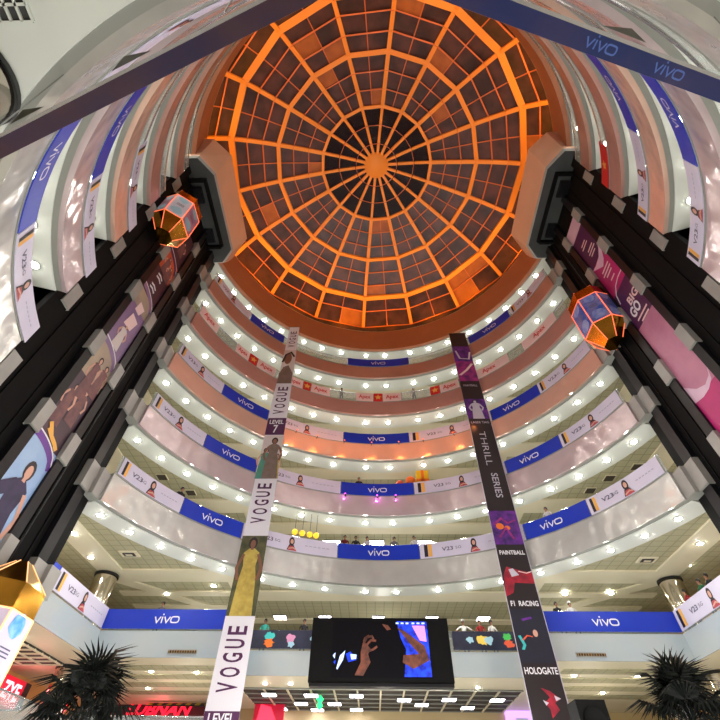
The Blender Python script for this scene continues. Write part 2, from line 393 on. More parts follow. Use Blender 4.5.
orange_set = {(5, 11, 0), (6, 11, 1), (7, 11, 0), (9, 12, 1), (6, 14, 0), (8, 15, 0), (9, 3, 0), (9, 3, 1), (4, 3, 1), (3, 1, 0), (2, 1, 1), (3, 1, 1), (9, 8, 0), (5, 7, 0), (4, 13, 0), (2, 4, 0), (3, 16, 1)}
for i in range(len(DR)-1):
    for j, a in enumerate(RA):
        A, B = dpt(i, a), dpt(i, a+20); C_, D = dpt(i+1, a+20), dpt(i+1, a)
        AB, CD = (A+B)/2, (C_+D)/2
        if i >= 10: glz.face([A, B, C_, D], M_PANEC)
        else:
            glz.face([A, AB, CD, D], M_PANE2 if (i, j, 0) in orange_set else M_PANE); glz.face([AB, B, C_, CD], M_PANE2 if (i, j, 1) in orange_set else M_PANE)
part(glz, 'glazing', dome)
for j, a in enumerate(RA):
    mb = MB()
    for i in range(2, len(DR)-1):
        wd = 0.33 if i < 10 else 0.24
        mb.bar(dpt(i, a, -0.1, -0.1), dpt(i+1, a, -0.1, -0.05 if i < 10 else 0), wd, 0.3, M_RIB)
    part(mb, 'rib', dome)
    mb = MB()
    for i in range(2, 10):
        p = (dpt(i, a)+dpt(i, a+20))/2; q = (dpt(i+1, a)+dpt(i+1, a+20))/2
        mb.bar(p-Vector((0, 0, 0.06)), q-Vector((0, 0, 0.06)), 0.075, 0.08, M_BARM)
    part(mb, 'glazing_bar', dome)
for i, wd in ((2, 0.09), (3, 0.11), (4, 0.52), (5, 0.1), (6, 0.11), (7, 0.36), (8, 0.085), (9, 0.085), (10, 0.26), (11, 0.05), (12, 0.04)):
    mb = MB()
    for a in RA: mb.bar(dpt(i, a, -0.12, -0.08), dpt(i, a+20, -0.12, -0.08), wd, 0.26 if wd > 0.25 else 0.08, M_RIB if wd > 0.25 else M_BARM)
    part(mb, 'ring_beam', dome)
mb = MB(); mb.lathe([(0.01, 45.72), (1.1, 45.74), (1.2, 45.85), (1.2, 46.1), (0.01, 46.15)], (0, 0, 0), M_RIB, 32); part(mb, 'hub', dome)

# orange floodlights on the drum rim
M_FLOOD = mat('floodlight_lens', (255, 170, 60), emit=30)
for i, a in enumerate([24, 48, 66, 86, 105, 124, 142, 160, 200, 232, 262, 292, 322, 340]):
    root = thing('floodlight', 'small orange floodlight on the ledge at the foot of the dome', 'floodlight', (15.2*cos(RD(a)), 15.2*sin(RD(a)), 37.26), 'floodlights round the foot of the dome')
    if i == 0:
        mb = MB(); mb.box((-0.14, -0.2, 0.06), (0.14, 0.2, 0.34), M_DARK); body_me = mb.build('housing', root)
        mb = MB(); mb.box((-0.15, -0.16, 0.1), (-0.139, 0.16, 0.3), M_FLOOD); lens_me = mb.build('lens', root)
    else:
        for src in (body_me, lens_me):
            c = src.copy(); COL.objects.link(c); c.parent = root
    root.rotation_euler = (0, 0, RD(a))
    ld = bpy.data.lights.new('flood_beam', 'SPOT'); ld.spot_size = RD(165); ld.spot_blend = 0.6; ld.energy = E_DOME; ld.color = (1.0, 0.4, 0.035); ld.shadow_soft_size = 0.25
    lo = bpy.data.objects.new('flood_beam', ld); COL.objects.link(lo); lo.parent = root; lo.location = (-0.5, 0, 0.5); lo.rotation_euler = (0, RD(138), 0)
    if i % 2 == 0: g = lamp('flood_glow', 0.35, 0, 1.75, 42, (1.0, 0.5, 0.04), 0.15); g.parent = root

# ------------------------------------------------------------------ downlights
def downlight_mesh():
    mb = MB(); mb.lathe([(0.01, -0.075), (0.08, -0.07), (0.13, -0.05), (0.155, -0.02), (0.16, 0)], (0, 0, 0), M_LAMP, 12)
    a = mb.build('lens')
    mb = MB(); mb.lathe([(0.165, 0.0), (0.17, -0.03), (0.21, -0.02), (0.22, 0.0)], (0, 0, 0), M_COLLAR, 12)
    return a, mb.build('bezel')
dl_lens, dl_bezel = downlight_mesh()
first_dl = [True]
def downlight(x, y, z, label, group, sc=1.0):
    r = thing('downlight', label, 'light', (x, y, z), group)
    if first_dl[0]: A, B = dl_lens, dl_bezel; first_dl[0] = False
    else:
        A, B = dl_lens.copy(), dl_bezel.copy(); COL.objects.link(A); COL.objects.link(B)
    A.parent = r; B.parent = r; r.scale = (sc, sc, sc)
ANG = [23, 30.3, 37.8, 45.2, 53.5, 62.5, 70, 77.3, 87.2, 94.6, 104.3, 112, 119.5, 129, 136.5, 143.8, 151.2, 158.4]
NM = {2: 'under the rim of the lowest curved balcony', 3: 'under the rim of the second curved balcony', 4: 'under the rim of the third curved balcony', 5: 'under the rim of the fourth curved balcony', 6: 'under the rim of the topmost curved balcony', 7: 'in the round rim just below the dome drum'}
for k in range(2, 8):
    for a in ANG + [-x for x in ANG if x < 60 or x > 120]:
        rr = 15.05 if k < 7 else 14.85
        downlight(rr*cos(RD(a)), rr*sin(RD(a)), S[k], 'small round downlight '+NM[k], 'downlights '+NM[k], 1.0)
for x, y in ((-10.7, 14.5), (14.1, 15.2), (11.3, 15.3), (-14.0, 15.6), (17.0, 11.3), (-16.6, 10.3), (16.2, 8.5), (-16.2, 7.5)):
    downlight(x, y, S[2]+(0.12 if x == -10.7 or x == 17.0 else 0.03), 'small round downlight in the cream ceiling above the straight blue railing', 'ceiling downlights above the straight railing', 0.9)
for x, y in ((-7.1, 17.1), (-5.6, 17.1), (-1.4, 17.3), (1.0, 17.4), (3.2, 17.5), (5.4, 17.6), (-10.5, 14.7), (-13.0, 14.6), (13.5, 14.7), (10.1, 14.7), (-14.6, 18.6), (13.0, 18.6), (-17.0, 8.6)):
    downlight(x, y, 7.7, 'small round downlight in the ceiling above the shop signs and palms', 'ceiling downlights above the shops', 0.8)
# rectangular panel lamps
def panel_lamp(x, y, z, label, group, sx=0.46, sy=0.42):
    r = thing('ceiling_panel_light', label, 'light', (x, y, z), group)
    mb = MB(); mb.box((-sx, -sy, -0.05), (sx, sy, 0), M_COLLAR); mb.build('frame', r)
    for i in (-1, 0, 1):
        mb = MB(); mb.box((i*sx*0.62-sx*0.26, -sy*0.85, -0.07), (i*sx*0.62+sx*0.26, sy*0.85, -0.045), M_PANEL); mb.build('tube', r)
for x in (-7.3, -4.1, -0.35, 3.4, 7.0): panel_lamp(x, 20.0, S[2]+0.1, 'rectangular white panel light behind the gallery above the video screen', 'panel lights on the gallery above the video screen')
for x in (-3.7, -0.4, 3.2): panel_lamp(x, 18.2, S[3]+0.1, 'rectangular white panel light behind the lowest curved balcony', 'panel lights behind the lowest curved balcony', 0.6, 0.4)
for x, y in ((-7.2, 19.3), (-4.6, 19.4), (-5.5, 21.8), (-1.8, 19.4), (-3.3, 21.8), (1.2, 20.4), (-1.9, 23.6), (4.0, 20.2), (7.0, 20.2), (2.4, 21.8), (5.5, 22.6), (-7.1, 23.6), (-4.6, 23.8)):
    panel_lamp(x, y, 7.6, 'bright square panel light in the dark grid ceiling under the video screen', 'panel lights in the dark grid ceiling')
# added fill lights without fixtures, brightening the gallery on each floor
for k in range(1, 7):
    for x, y in ((-18.6, 7.5), (-12, 18.5), (0, 19.6), (12, 18.5), (18.6, 7.5), (-18.6, -7.5), (18.6, -7.5), (-10, -18.5), (10, -18.5)):
        lamp('gallery_fill', x, y, H[k]+1.6, E_GAL, (1.0, 0.95, 0.86), 0.5)
for x, y in ((-18.5, 9), (-12, 17), (0, 19), (12, 17), (18.5, 9)):
    lamp('gallery_fill', x, y, 5.9, E_GAL*1.2, (1.0, 0.88, 0.75), 0.5)
for x, y in ((-7, 3), (7, 3), (-7, -6), (7, -6), (0, 8), (0, -2)):  # fill lights added in mid-air to lift the soffits and fascias
    lamp('concourse_fill', x, y, 3.0, E_ATR, (1.0, 0.97, 0.93), 0.5)

# ------------------------------------------------------------------ balcony railings
for k in range(2, 7):
    for (a0, a1), side in ((FAR, 'facing the entrance side'), (NEAR, 'on the near side overhead')):
        root = thing('balcony_railing', 'glass railing along the '+ORD[k]+', '+side, 'railing', (0, 0, H[k]))
        mb = MB(); mb.arc([(13.99, H[k]+1.0), (14.03, H[k]+1.04), (14.07, H[k]+1.0), (14.03, H[k]+0.96)], a0, a1, M_STEEL); part(mb, 'handrail', root)
        mb = MB(); mb.arc([(14.02, H[k]+0.04), (14.02, H[k]+0.97), (14.04, H[k]+0.97), (14.04, H[k]+0.04)], a0, a1, M_GLASS); part(mb, 'glass_panel', root)

# ------------------------------------------------------------------ banners on the balconies
M_NAVY = mat('navy_ink', (30, 34, 90), 0.5); M_INK = mat('dark_ink', (26, 22, 40), 0.5); M_SKIN = mat('printed_skin', (206, 158, 140), 0.5)
M_HAIR = mat('printed_dark_hair', (40, 26, 34), 0.5); M_RED = mat('red_print', (206, 34, 36), 0.5); M_AMBER = mat('amber_print', (236, 176, 84), 0.5)
M_PINKP = mat('rose_pink_print', (236, 206, 206), 0.45); M_DRESS = mat('printed_red_dress', (176, 66, 78), 0.5)
def ring_map(a0, z0, r=13.93):
    def f(u, v, off=0.0):
        a = RD(a0)-u/14.0; return ((r-off)*cos(a), (r-off)*sin(a), z0+v)
    return f
def plane_map(o, ux, n, z0=0.0, tilt=0.0):
    o, ux, n = Vector(o), Vector(ux), Vector(n)
    def f(u, v, off=0.0): return tuple(o+ux*u+Vector((0, 0, 1))*v+n*off)
    return f
def sheet(mb, mp, w, h, m, back=0.03, seg=0.4):
    n = max(1, int(w/seg))
    for i in range(n):
        u0, u1 = w*i/n, w*(i+1)/n
        mb.face([mp(u0, 0), mp(u1, 0), mp(u1, h), mp(u0, h)], m)
        mb.face([mp(u1, 0, -back), mp(u0, 0, -back), mp(u0, h, -back), mp(u1, h, -back)], m)
        mb.face([mp(u0, 0, -back), mp(u1, 0, -back), mp(u1, 0), mp(u0, 0)], m); mb.face([mp(u0, h), mp(u1, h), mp(u1, h, -back), mp(u0, h, -back)], m)
    mb.face([mp(0, 0, -back), mp(0, 0), mp(0, h), mp(0, h, -back)], m); mb.face([mp(w, 0), mp(w, 0, -back), mp(w, h, -back), mp(w, h)], m)
def sub(root, name, fn, label=None):
    mb = MB(); fn(mb); o = part(mb, name, root)
    if label: o['label'] = label
    return o
def woman(mb, mp, cu, h):
    polys(mb, mp, [ell(cu, h*0.62, h*0.19, h*0.3)], M_HAIR, 0.012)
    polys(mb, mp, [[(cu-h*0.3, 0.03), (cu-h*0.16, h*0.4), (cu+h*0.16, h*0.4), (cu+h*0.34, 0.03)]], M_HAIR, 0.013)
    polys(mb, mp, [[(cu-h*0.24, 0.02), (cu-h*0.12, h*0.32), (cu+h*0.14, h*0.32), (cu+h*0.4, 0.02)]], M_DRESS, 0.018)
    polys(mb, mp, [ell(cu+h*0.01, h*0.62, h*0.11, h*0.16)], M_SKIN, 0.02)
    polys(mb, mp, ribbon([(cu-h*0.2, h*0.12), (cu+h*0.12, h*0.22), (cu+h*0.3, h*0.14)], h*0.08), M_SKIN, 0.024)
def panel_banner(mp, w, h, label, kind, root_loc, group=None, wm=None):
    root = thing('balcony_banner', label, 'banner', root_loc, group)
    base = {'blue': M_BLUE, 'lilac': M_LILAC, 'pink': M_PINKP, 'star': M_RED, 'sky': M_BLUE, 'dark': M_NAVY}[kind]
    sub(root, 'panel', lambda mb: sheet(mb, mp, w, h, base))
    if kind == 'blue': sub(root, 'lettering', lambda mb: put_wordmark(mb, mp, w*(wm or 0.5), h*0.46, h*0.33, M_WHITE, 0.015))
    if kind == 'lilac':
        sub(root, 'phone_picture', lambda mb: (polys(mb, mp, [[(w*0.04, 0.08), (w*0.075, 0.08), (w*0.075, h*0.9), (w*0.04, h*0.9)]], M_INK, 0.012), polys(mb, mp, [[(w*0.078, 0.08), (w*0.115, 0.08), (w*0.115, h*0.9), (w*0.078, h*0.9)]], M_AMBER, 0.012)))
        sub(root, 'lettering', lambda mb: (put_text(mb, mp, 'V23', w*0.265, h*0.5, 0.72, h*0.26, M_GREYT, 0.012, 0.02), put_text(mb, mp, '5G', w*0.37, h*0.5, 0.36, h*0.18, M_GREYT, 0.012)))
        sub(root, 'picture', lambda mb: woman(mb, mp, w*0.52, h))
        sub(root, 'small_print', lambda mb: polys(mb, mp, [[(w*(0.66+i*0.045), h*0.47), (w*(0.69+i*0.045), h*0.47), (w*(0.69+i*0.045), h*0.53), (w*(0.66+i*0.045), h*0.53)] for i in range(6)], M_GREYP, 0.012))
    if kind == 'pink': sub(root, 'lettering', lambda mb: put_text(mb, mp, 'Apex', w*0.5, h*0.48, min(w*0.7, 1.25), h*0.62, M_RED, 0.012, 0.02))
    if kind == 'star':
        st = [(0.5*w+(0.34 if i % 2 == 0 else 0.16)*h*cos(RD(90+36*i)), 0.5*h+(0.34 if i % 2 == 0 else 0.16)*h*sin(RD(90+36*i))) for i in range(10)]
        sub(root, 'star', lambda mb: polys(mb, mp, [st], M_AMBER, 0.012))
    return root
M_GREYT = mat('slate_ink', (84, 84, 110), 0.5)
def ring_banner(k, a0, a1, kind, label, wm=None):
    mp = ring_map(a0, H[k]+0.04); w = RD(a0-a1)*14.0; am = RD((a0+a1)/2)
    return panel_banner(mp, w, 0.94, label, kind, (13.93*cos(am), 13.93*sin(am), H[k]+0.04), wm=wm)
PL = {'blue': 'blue banner', 'lilac': 'pale phone banner'}
for k in (2, 3, 4):
    on = ' on the '+ORD[k]+', '
    for a0, a1, kind, where, wm in ((162.2, 144.7, 'lilac', 'next to the left lift shaft', None), (144.5, 128, 'blue', 'left of the fashion banner', 0.5), (127.8, 102.4, 'lilac', 'just right of the fashion banner', None),
                         (102.2, 80.6, 'blue', 'in the middle above the screen', 0.5), (80.4, 53.4, 'lilac', 'just left of the black banner', None), (53.2, 36.8, 'blue', 'right of the black banner', 0.42), (36.6, 17.8, 'lilac', 'next to the right lift shaft', None),
                         (-144, -163, 'lilac', 'overhead on the near left', None), (-123, -143.8, 'blue', 'overhead on the far near left', 0.5)):
        if k == 4 and a0 == -123: continue
        ring_banner(k, a0, a1, kind, PL[kind]+on+where, wm)
    if k > 2:
        ring_banner(k, -17.6, -36.5, 'lilac', PL['lilac']+on+'overhead on the near right')
        ring_banner(k, -36.7, -55, 'blue', PL['blue']+on+'overhead on the near right')
    else: ring_banner(k, -98, -122.8, 'lilac', PL['lilac']+on+'overhead, nearest to the viewer')
apex = [(162, 153.5, 'pink', 'leftmost strip by the lift shaft'), (145, 139.6, 'pink', 'left of the first red star'), (139.4, 136.2, 'star', 'first red star from the left'), (136, 129, 'pink', 'between first star and fashion banner'),
        (124, 118.2, 'pink', 'just right of the fashion banner'), (118, 115.2, 'star', 'second red star from the left'), (115, 108, 'pink', 'right of the second red star'), (98.4, 92.2, 'pink', 'in the middle, left of the central star'), (92, 88.8, 'star', 'red star at the middle'),
        (88.6, 82, 'pink', 'in the middle, right of the central star'), (71.4, 68, 'star', 'left of the black banner'), (67.8, 60.9, 'pink', 'just left of the black banner'), (57, 42, 'pink', 'right of the black banner'), (36, 22, 'pink', 'beside the right capsule lift')]
for a0, a1, kind, where in apex:
    ring_banner(5, a0, a1, kind, {'pink': 'pale pink strip', 'star': 'small red star panel'}[kind]+' on the fourth curved balcony, '+where)
ring_banner(5, -17.6, -28, 'star', 'red panel with an amber star on the fourth curved balcony, overhead on the near right')
for a0, a1, kind, where in ((162, 144, 'lilac', 'by the left lift shaft'), (143.5, 128.5, 'blue', 'left of the fashion banner'), (102, 78, 'blue', 'in the middle under the dome'), (53.5, 36, 'blue', 'right of the black banner'), (35, 18, 'lilac', 'by the right lift shaft')):
    ring_banner(6, a0, a1, kind, PL[kind]+' on the topmost curved balcony, '+where)
# straight banners on the first floor
mpL = plane_map((-15.25, 11.9, 8.98), (1, 0, 0), (0, -1, 0)); mpR = plane_map((8.05, 11.9, 8.98), (1, 0, 0), (0, -1, 0))
panel_banner(mpL, 7.2, 0.94, 'long blue banner on the straight railing left of the fashion banner', 'blue', (-11.6, 11.9, 8.98), wm=0.47)
panel_banner(mpR, 7.2, 0.94, 'long blue banner on the straight railing right of the black banner', 'blue', (11.6, 11.9, 8.98), wm=0.48)
panel_banner(plane_map((-15.2, 6.5, 8.98), (0, 1, 0), (1, 0, 0)), 5.3, 0.94, 'pale phone banner on the side railing below the left lift shaft', 'lilac', (-15.2, 9, 8.98))
panel_banner(plane_map((-15.2, 4.8, 8.98), (0, 1, 0), (1, 0, 0)), 1.65, 0.94, 'short plain blue banner on the side railing below the left lift shaft', 'sky', (-15.2, 5.6, 8.98))
panel_banner(plane_map((15.2, 11.8, 8.98), (0, -1, 0), (-1, 0, 0)), 6.5, 0.94, 'pale phone banner on the side railing below the right lift shaft', 'lilac', (15.2, 8.6, 8.98))
# dark banners with bright cartoon blots either side of the screen
M_DKB = mat('midnight_print', (30, 34, 52), 0.35, noise=(1.5, 0.8, (44, 46, 72)))
BL = {'teal': mat('teal_print', (60, 190, 190), 0.5), 'org': mat('orange_print', (240, 120, 40), 0.5), 'rose': mat('rose_print', (210, 140, 180), 0.5), 'pal': mat('pale_blue_print', (160, 200, 220), 0.5), 'yel': mat('yellow_print', (236, 200, 90), 0.5), 'grn': mat('green_print', (70, 190, 90), 0.5), 'red': mat('coral_print', (224, 90, 60), 0.5)}
def blot(mb, mp, cu, cv, r, m, seed, off):
    rnd = random.Random(seed); P = []
    for i in range(18): q = r*(0.65+0.5*rnd.random()); P.append((cu+q*cos(2*pi*i/18), cv+q*0.8*sin(2*pi*i/18)))
    polys(mb, mp, [P], m, off)
for x0, lab, bl in ((-7.9, 'dark blue banner with teal and rose cartoon splashes left of the video screen', ((1.0, 0.62, 0.32, 'teal'), (1.05, 0.3, 0.3, 'org'), (2.3, 0.5, 0.32, 'rose'), (2.35, 0.2, 0.2, 'pal'), (3.6, 0.5, 0.2, 'pal'))),
                    (3.9, 'dark blue banner with pale and orange cartoon splashes right of the video screen', ((1.0, 0.5, 0.22, 'pal'), (1.75, 0.5, 0.36, 'yel'), (2.1, 0.48, 0.3, 'pal'), (3.2, 0.65, 0.26, 'grn'), (3.25, 0.3, 0.28, 'red')))):
    root = thing('balcony_banner', lab, 'banner', (x0+2, YM-0.12, 8.98)); mp = plane_map((x0, YM-0.12, 8.98), (1, 0, 0), (0, -1, 0))
    sub(root, 'panel', lambda mb: sheet(mb, mp, 4.0, 0.94, M_DKB))
    for i, (u, v, r_, c) in enumerate(bl): sub(root, 'cartoon_splash', lambda mb: blot(mb, mp, u, v, r_, BL[c], i+int(x0*3), 0.012+i*0.004))
# handrails and glass on the straight edges
for pts, lab in ((((-XS, 4.3), (-XS, YW)), 'steel and glass railing on the side edge below the left lift shaft'), (((-XS, YW), (-XM, YW)), 'steel and glass railing on the straight edge left of the screen recess'),
                 (((-XM, YW), (-XM, YM), (XM, YM), (XM, YW)), 'steel and glass railing round the recess behind the video screen'), (((XM, YW), (XS, YW)), 'steel and glass railing on the straight edge right of the screen recess'),
                 (((XS, 4.3), (XS, YW)), 'steel and glass railing on the side edge below the right lift shaft')):
    for z, pre in ((8.9, ''), (4.35, 'lower ')):
        root = thing('balcony_railing', pre+lab if pre else lab, 'railing', (pts[0][0], pts[0][1], z))
        for i in range(len(pts)-1):
            (xa, ya), (xb, yb) = pts[i], pts[i+1]; dv = Vector((xb-xa, yb-ya)).normalized()*0.07; xa, ya, xb, yb = xa+dv.x, ya+dv.y, xb-dv.x, yb-dv.y
            mb = MB(); mb.tube([(xa, ya, z+1.03), (xb, yb, z+1.03)], 0.035, M_STEEL); part(mb, 'handrail', root)
            mb = MB(); mb.bar((xa, ya, z+0.52), (xb, yb, z+0.52), 0.015, 0.96, M_GLASS); part(mb, 'glass_panel', root)

# ------------------------------------------------------------------ tall hanging banners
def strip_map(zs, xl, xr, y):
    """hanging strip whose left/right edges run through the given heights"""
    def lerp(z, xs):
        for i in range(len(zs)-1):
            if z <= zs[i+1] or i == len(zs)-2: t = (z-zs[i])/(zs[i+1]-zs[i]); return xs[i]+(xs[i+1]-xs[i])*t
    def f(u, v, off=0.0):      # u 0..1 across, v = height
        a, b = lerp(v, xl), lerp(v, xr); return (a+(b-a)*u, y-off, v)
    return f
def strip_section(mb, mp, z0, z1, m, off=0.0, u0=0.0, u1=1.0, n=6):
    for i in range(n):
        a, b = z0+(z1-z0)*i/n, z0+(z1-z0)*(i+1)/n
        mb.face([mp(u0, a, off), mp(u1, a, off), mp(u1, b, off), mp(u0, b, off)], m)
        if off == 0: mb.face([mp(u1, a, -0.02), mp(u0, a, -0.02), mp(u0, b, -0.02), mp(u1, b, -0.02)], m)
def strip_text(mb, mp, s, u, z, du, dz, m, rot=0, bold=0.0, off=0.012):
    V, Fc = text_faces(s, bold); P = []
    for x, y in V:
        a, b = x-0.5, y-0.5
        if rot == 90: P.append(mp(u-b*du, z+a*dz, off))
        elif rot == -90: P.append(mp(u+b*du, z-a*dz, off))
        else: P.append(mp(u+a*du, z+b*dz, off))
    mb.mesh(P, Fc, m)
M_PLUM = mat('plum_ink', (74, 22, 74), 0.5); M_PAPER = mat('white_banner_cloth', (226, 222, 232), 0.5)
M_SCENE = mat('printed_foliage', (58, 62, 40), 0.5, noise=(2.5, 0.9, (96, 92, 60))); M_KURTA = mat('printed_yellow_dress', (196, 172, 84), 0.5, noise=(3, 0.8, (160, 136, 60)))
M_BROWN = mat('printed_brown_skin', (126, 84, 66), 0.5); M_TEALC = mat('printed_teal_dress', (66, 134, 124), 0.5, noise=(3, 0.6, (90, 150, 110))); M_MAUVE = mat('printed_mauve_dress', (122, 100, 96), 0.5, noise=(3, 0.6, (92, 84, 60)))
M_STUDIO = mat('printed_pale_backdrop', (200, 188, 192), 0.5, noise=(0.7, 0.6, (214, 206, 200)))
def figure(mb, mp, u, z0, hgt, wu, skin, dress, off=0.014, hair=None):
    """standing printed figure: dress, arms, head, hair; u-space is 0..1 across"""
    h = hgt
    P = [(u-0.32*wu, z0), (u-0.26*wu, z0+0.45*h), (u-0.2*wu, z0+0.6*h), (u-0.26*wu, z0+0.78*h), (u-0.08*wu, z0+0.84*h), (u+0.08*wu, z0+0.84*h), (u+0.26*wu, z0+0.78*h), (u+0.2*wu, z0+0.6*h), (u+0.27*wu, z0+0.45*h), (u+0.34*wu, z0)]
    polys(mb, mp, [ell(u, z0+0.915*h, 0.15*wu, 0.085*h, 12)], hair or M_HAIR, off)
    polys(mb, mp, [P], dress, off+0.003)
    for s_ in (-1, 1):
        polys(mb, mp, ribbon([(u+s_*0.24*wu, z0+0.76*h), (u+s_*0.4*wu, z0+0.58*h), (u+s_*0.3*wu, z0+0.42*h)], 0.1*wu), skin, off+0.006)
    polys(mb, mp, [ell(u, z0+0.9*h, 0.09*wu, 0.06*h, 12)], skin, off+0.007)
    polys(mb, mp, [[(u-0.05*wu, z0+0.82*h), (u+0.05*wu, z0+0.82*h), (u+0.04*wu, z0+0.86*h), (u-0.04*wu, z0+0.86*h)]], skin, off+0.008)

root = thing('hanging_banner', 'tall narrow white fashion banner with purple letters hanging left of the middle', 'banner', (-7.6, 11.0, 4.4))
smp = strip_map([4.3, 5.27, 24.7, 29, 34.2], [-8.38, -8.37, -8.5, -8.38, -8.36], [-6.75, -6.77, -7.14, -7.28, -7.48], 10.86)
def sz(y, right=False): return None
def _b(mb): strip_section(mb, smp, 4.3, 34.0, M_PAPER, n=12)
sub(root, 'cloth', _b)
for VZ in ((6.0, 8.92), (14.25, 17.2), (23.0, 26.1), (30.95, 33.4)):
  def _v(mb):
    if 1:
        z0, z1 = VZ
        n = 5; L = (z1-z0)/n
        for i, ch in enumerate('VOGUE'): strip_text(mb, smp, ch, 0.5 if z0 < 30 else 0.5, z0+L*(i+0.5), 0.62, L*0.68, M_PLUM, 90, 0.018)
  sub(root, 'lettering', _v)
def _p1(mb): strip_section(mb, smp, 9.28, 13.56, M_SCENE, 0.01); figure(mb, smp, 0.48, 9.28, 4.2, 1.15, M_BROWN, M_KURTA); 
sub(root, 'picture', _p1, 'printed picture of a standing person in a long yellow dress')
def _p2(mb):
    strip_section(mb, smp, 17.45, 21.05, M_STUDIO, 0.01); figure(mb, smp, 0.25, 17.45, 2.5, 0.9, M_SKIN, M_TEALC); figure(mb, smp, 0.6, 17.45, 3.4, 1.1, M_BROWN, M_MAUVE, 0.03); figure(mb, smp, 0.86, 17.45, 2.0, 0.5, M_SKIN, M_KURTA, 0.02)
sub(root, 'picture', _p2, 'printed picture of three people in teal, mauve and yellow')
def _p3(mb):
    strip_section(mb, smp, 26.4, 30.6, M_STUDIO, 0.01); polys(mb, smp, [ell(0.42, 29.5, 0.3, 0.75)], M_BROWN, 0.014); polys(mb, smp, ribbon([(0.03, 29.0), (0.2, 30.0), (0.6, 30.3), (0.92, 29.7)], 0.16), M_HAIR, 0.017); polys(mb, smp, [[(0, 26.4), (0.95, 26.4), (0.95, 27.6), (0.55, 28.6), (0.2, 28.4), (0, 27.6)]], M_MAUVE, 0.02)
sub(root, 'picture', _p3, 'printed close-up of a face')
for z0, z1, num in ((21.1, 22.7, '7'), (4.3, 5.42, '3')):
    def _l(mb):
        strip_section(mb, smp, z0, z1, M_PLUM, 0.01, n=2)
        strip_text(mb, smp, 'LEVEL', 0.5, z1-0.24*(z1-z0), 0.75, 0.24*(z1-z0)+(0.12 if num == '3' else 0), M_WHITE, 0, 0.02, 0.016)
        if num == '7': strip_text(mb, smp, num, 0.5, z0+0.35*(z1-z0), 0.24, 0.46*(z1-z0), M_WHITE, 0, 0.02, 0.016)
    sub(root, 'level_sign', _l, 'plum block with white lettering')
mb = MB(); mb.bar((-8.5, 10.88, 34.03), (-7.4, 10.88, 34.03), 0.06, 0.06, M_STEEL); mb.bar((-8.3, 11.02, 34.03), (-8.0, 11.5, 34.2), 0.02, 0.02, M_STEEL); mb.bar((-7.6, 11.02, 34.03), (-7.9, 11.7, 34.2), 0.02, 0.02, M_STEEL); part(mb, 'hanging_rod', root)

M_BLKC = mat('black_banner_cloth', (30, 18, 24), 0.5); M_NVY2 = mat('dark_navy_print', (24, 24, 44), 0.5)
M_VIO = mat('violet_print', (110, 34, 150), 0.5, noise=(2.2, 0.95, (40, 16, 90))); M_MAG = mat('magenta_print', (170, 40, 130), 0.5, noise=(2.0, 0.9, (60, 20, 90)))
M_CRIM = mat('crimson_print', (170, 26, 50), 0.5, noise=(3, 0.8, (110, 16, 40))); M_SILV = mat('silver_print', (196, 190, 206), 0.45)
rmp = strip_map([4.3, 5.3, 22.9, 33.0, 33.6], [6.2, 6.29, 6.49, 6.54, 6.54], [7.98, 8.03, 8.12, 8.0, 7.98], 10.93)
root = thing('hanging_banner', 'tall narrow black banner with game pictures hanging right of the middle', 'banner', (7.2, 11.0, 4.4))
def _b(mb): strip_section(mb, rmp, 4.3, 32.9, M_BLKC, n=12); mb.bar((6.24, 10.92, 4.3), (6.5, 10.92, 22.9), 0.03, 0.03, M_SILV); mb.bar((8.0, 10.92, 5), (8.12, 10.92, 22.9), 0.03, 0.03, M_SILV)
sub(root, 'cloth', _b)
sub(root, 'lettering', lambda mb: strip_text(mb, rmp, 'HOLOGATE', 0.5, 7.05, 0.9, 0.28, M_WHITE, 0, 0.02))
sub(root, 'lettering', lambda mb: strip_text(mb, rmp, 'F1  RACING', 0.5, 9.97, 0.84, 0.26, M_WHITE, 0, 0.03))
sub(root, 'lettering', lambda mb: strip_text(mb, rmp, 'PAINTBALL', 0.5, 12.64, 0.84, 0.24, M_WHITE, 0, 0.03))
sub(root, 'lettering', lambda mb: strip_text(mb, rmp, 'THRILL', 0.48, 19.95, 0.26, 2.9, M_SILV, -90, -0.005))
sub(root, 'lettering', lambda mb: strip_text(mb, rmp, 'SERIES', 0.56, 17.0, 0.26, 1.8, M_SILV, -90, 0.01))
sub(root, 'lettering', lambda mb: strip_text(mb, rmp, 'LASER TAG', 0.5, 22.25, 0.8, 0.2, M_SILV, 0, 0.0))
sub(root, 'lettering', lambda mb: strip_text(mb, rmp, 'PAINTBALL', 0.5, 26.1, 0.7, 0.22, M_SILV, 0, 0.0))
def _g(mb):
    strip_section(mb, rmp, 13.1, 15.2, M_VIO, 0.01); polys(mb, rmp, ribbon([(0.1, 14.3), (0.4, 14.7), (0.6, 14.4), (0.9, 14.6)], 0.09), M_MAG, 0.014); polys(mb, rmp, [ell(0.3, 14.2, 0.14, 0.2), ell(0.55, 14.1, 0.1, 0.14)], BL['org'], 0.017); polys(mb, rmp, ribbon([(0.2, 13.5), (0.5, 14.1), (0.7, 13.4)], 0.1), M_MAG, 0.02)
sub(root, 'picture', _g, 'violet and orange action picture')
def _g(mb):
    strip_section(mb, rmp, 26.6, 29.0, M_MAG, 0.01); polys(mb, rmp, ribbon([(0.1, 27.3), (0.5, 27.9), (0.9, 28.7)], 0.14), M_PINKP, 0.014)
    strip_section(mb, rmp, 29.0, 31.0, M_VIO, 0.01); polys(mb, rmp, ribbon([(0.15, 30.4), (0.3, 29.4), (0.8, 29.3), (0.95, 30.2)], 0.1), M_SILV, 0.014)
    strip_section(mb, rmp, 22.6, 24.6, M_VIO, 0.01); figure(mb, rmp, 0.5, 22.6, 1.9, 0.8, M_SILV, M_SILV, 0.014)
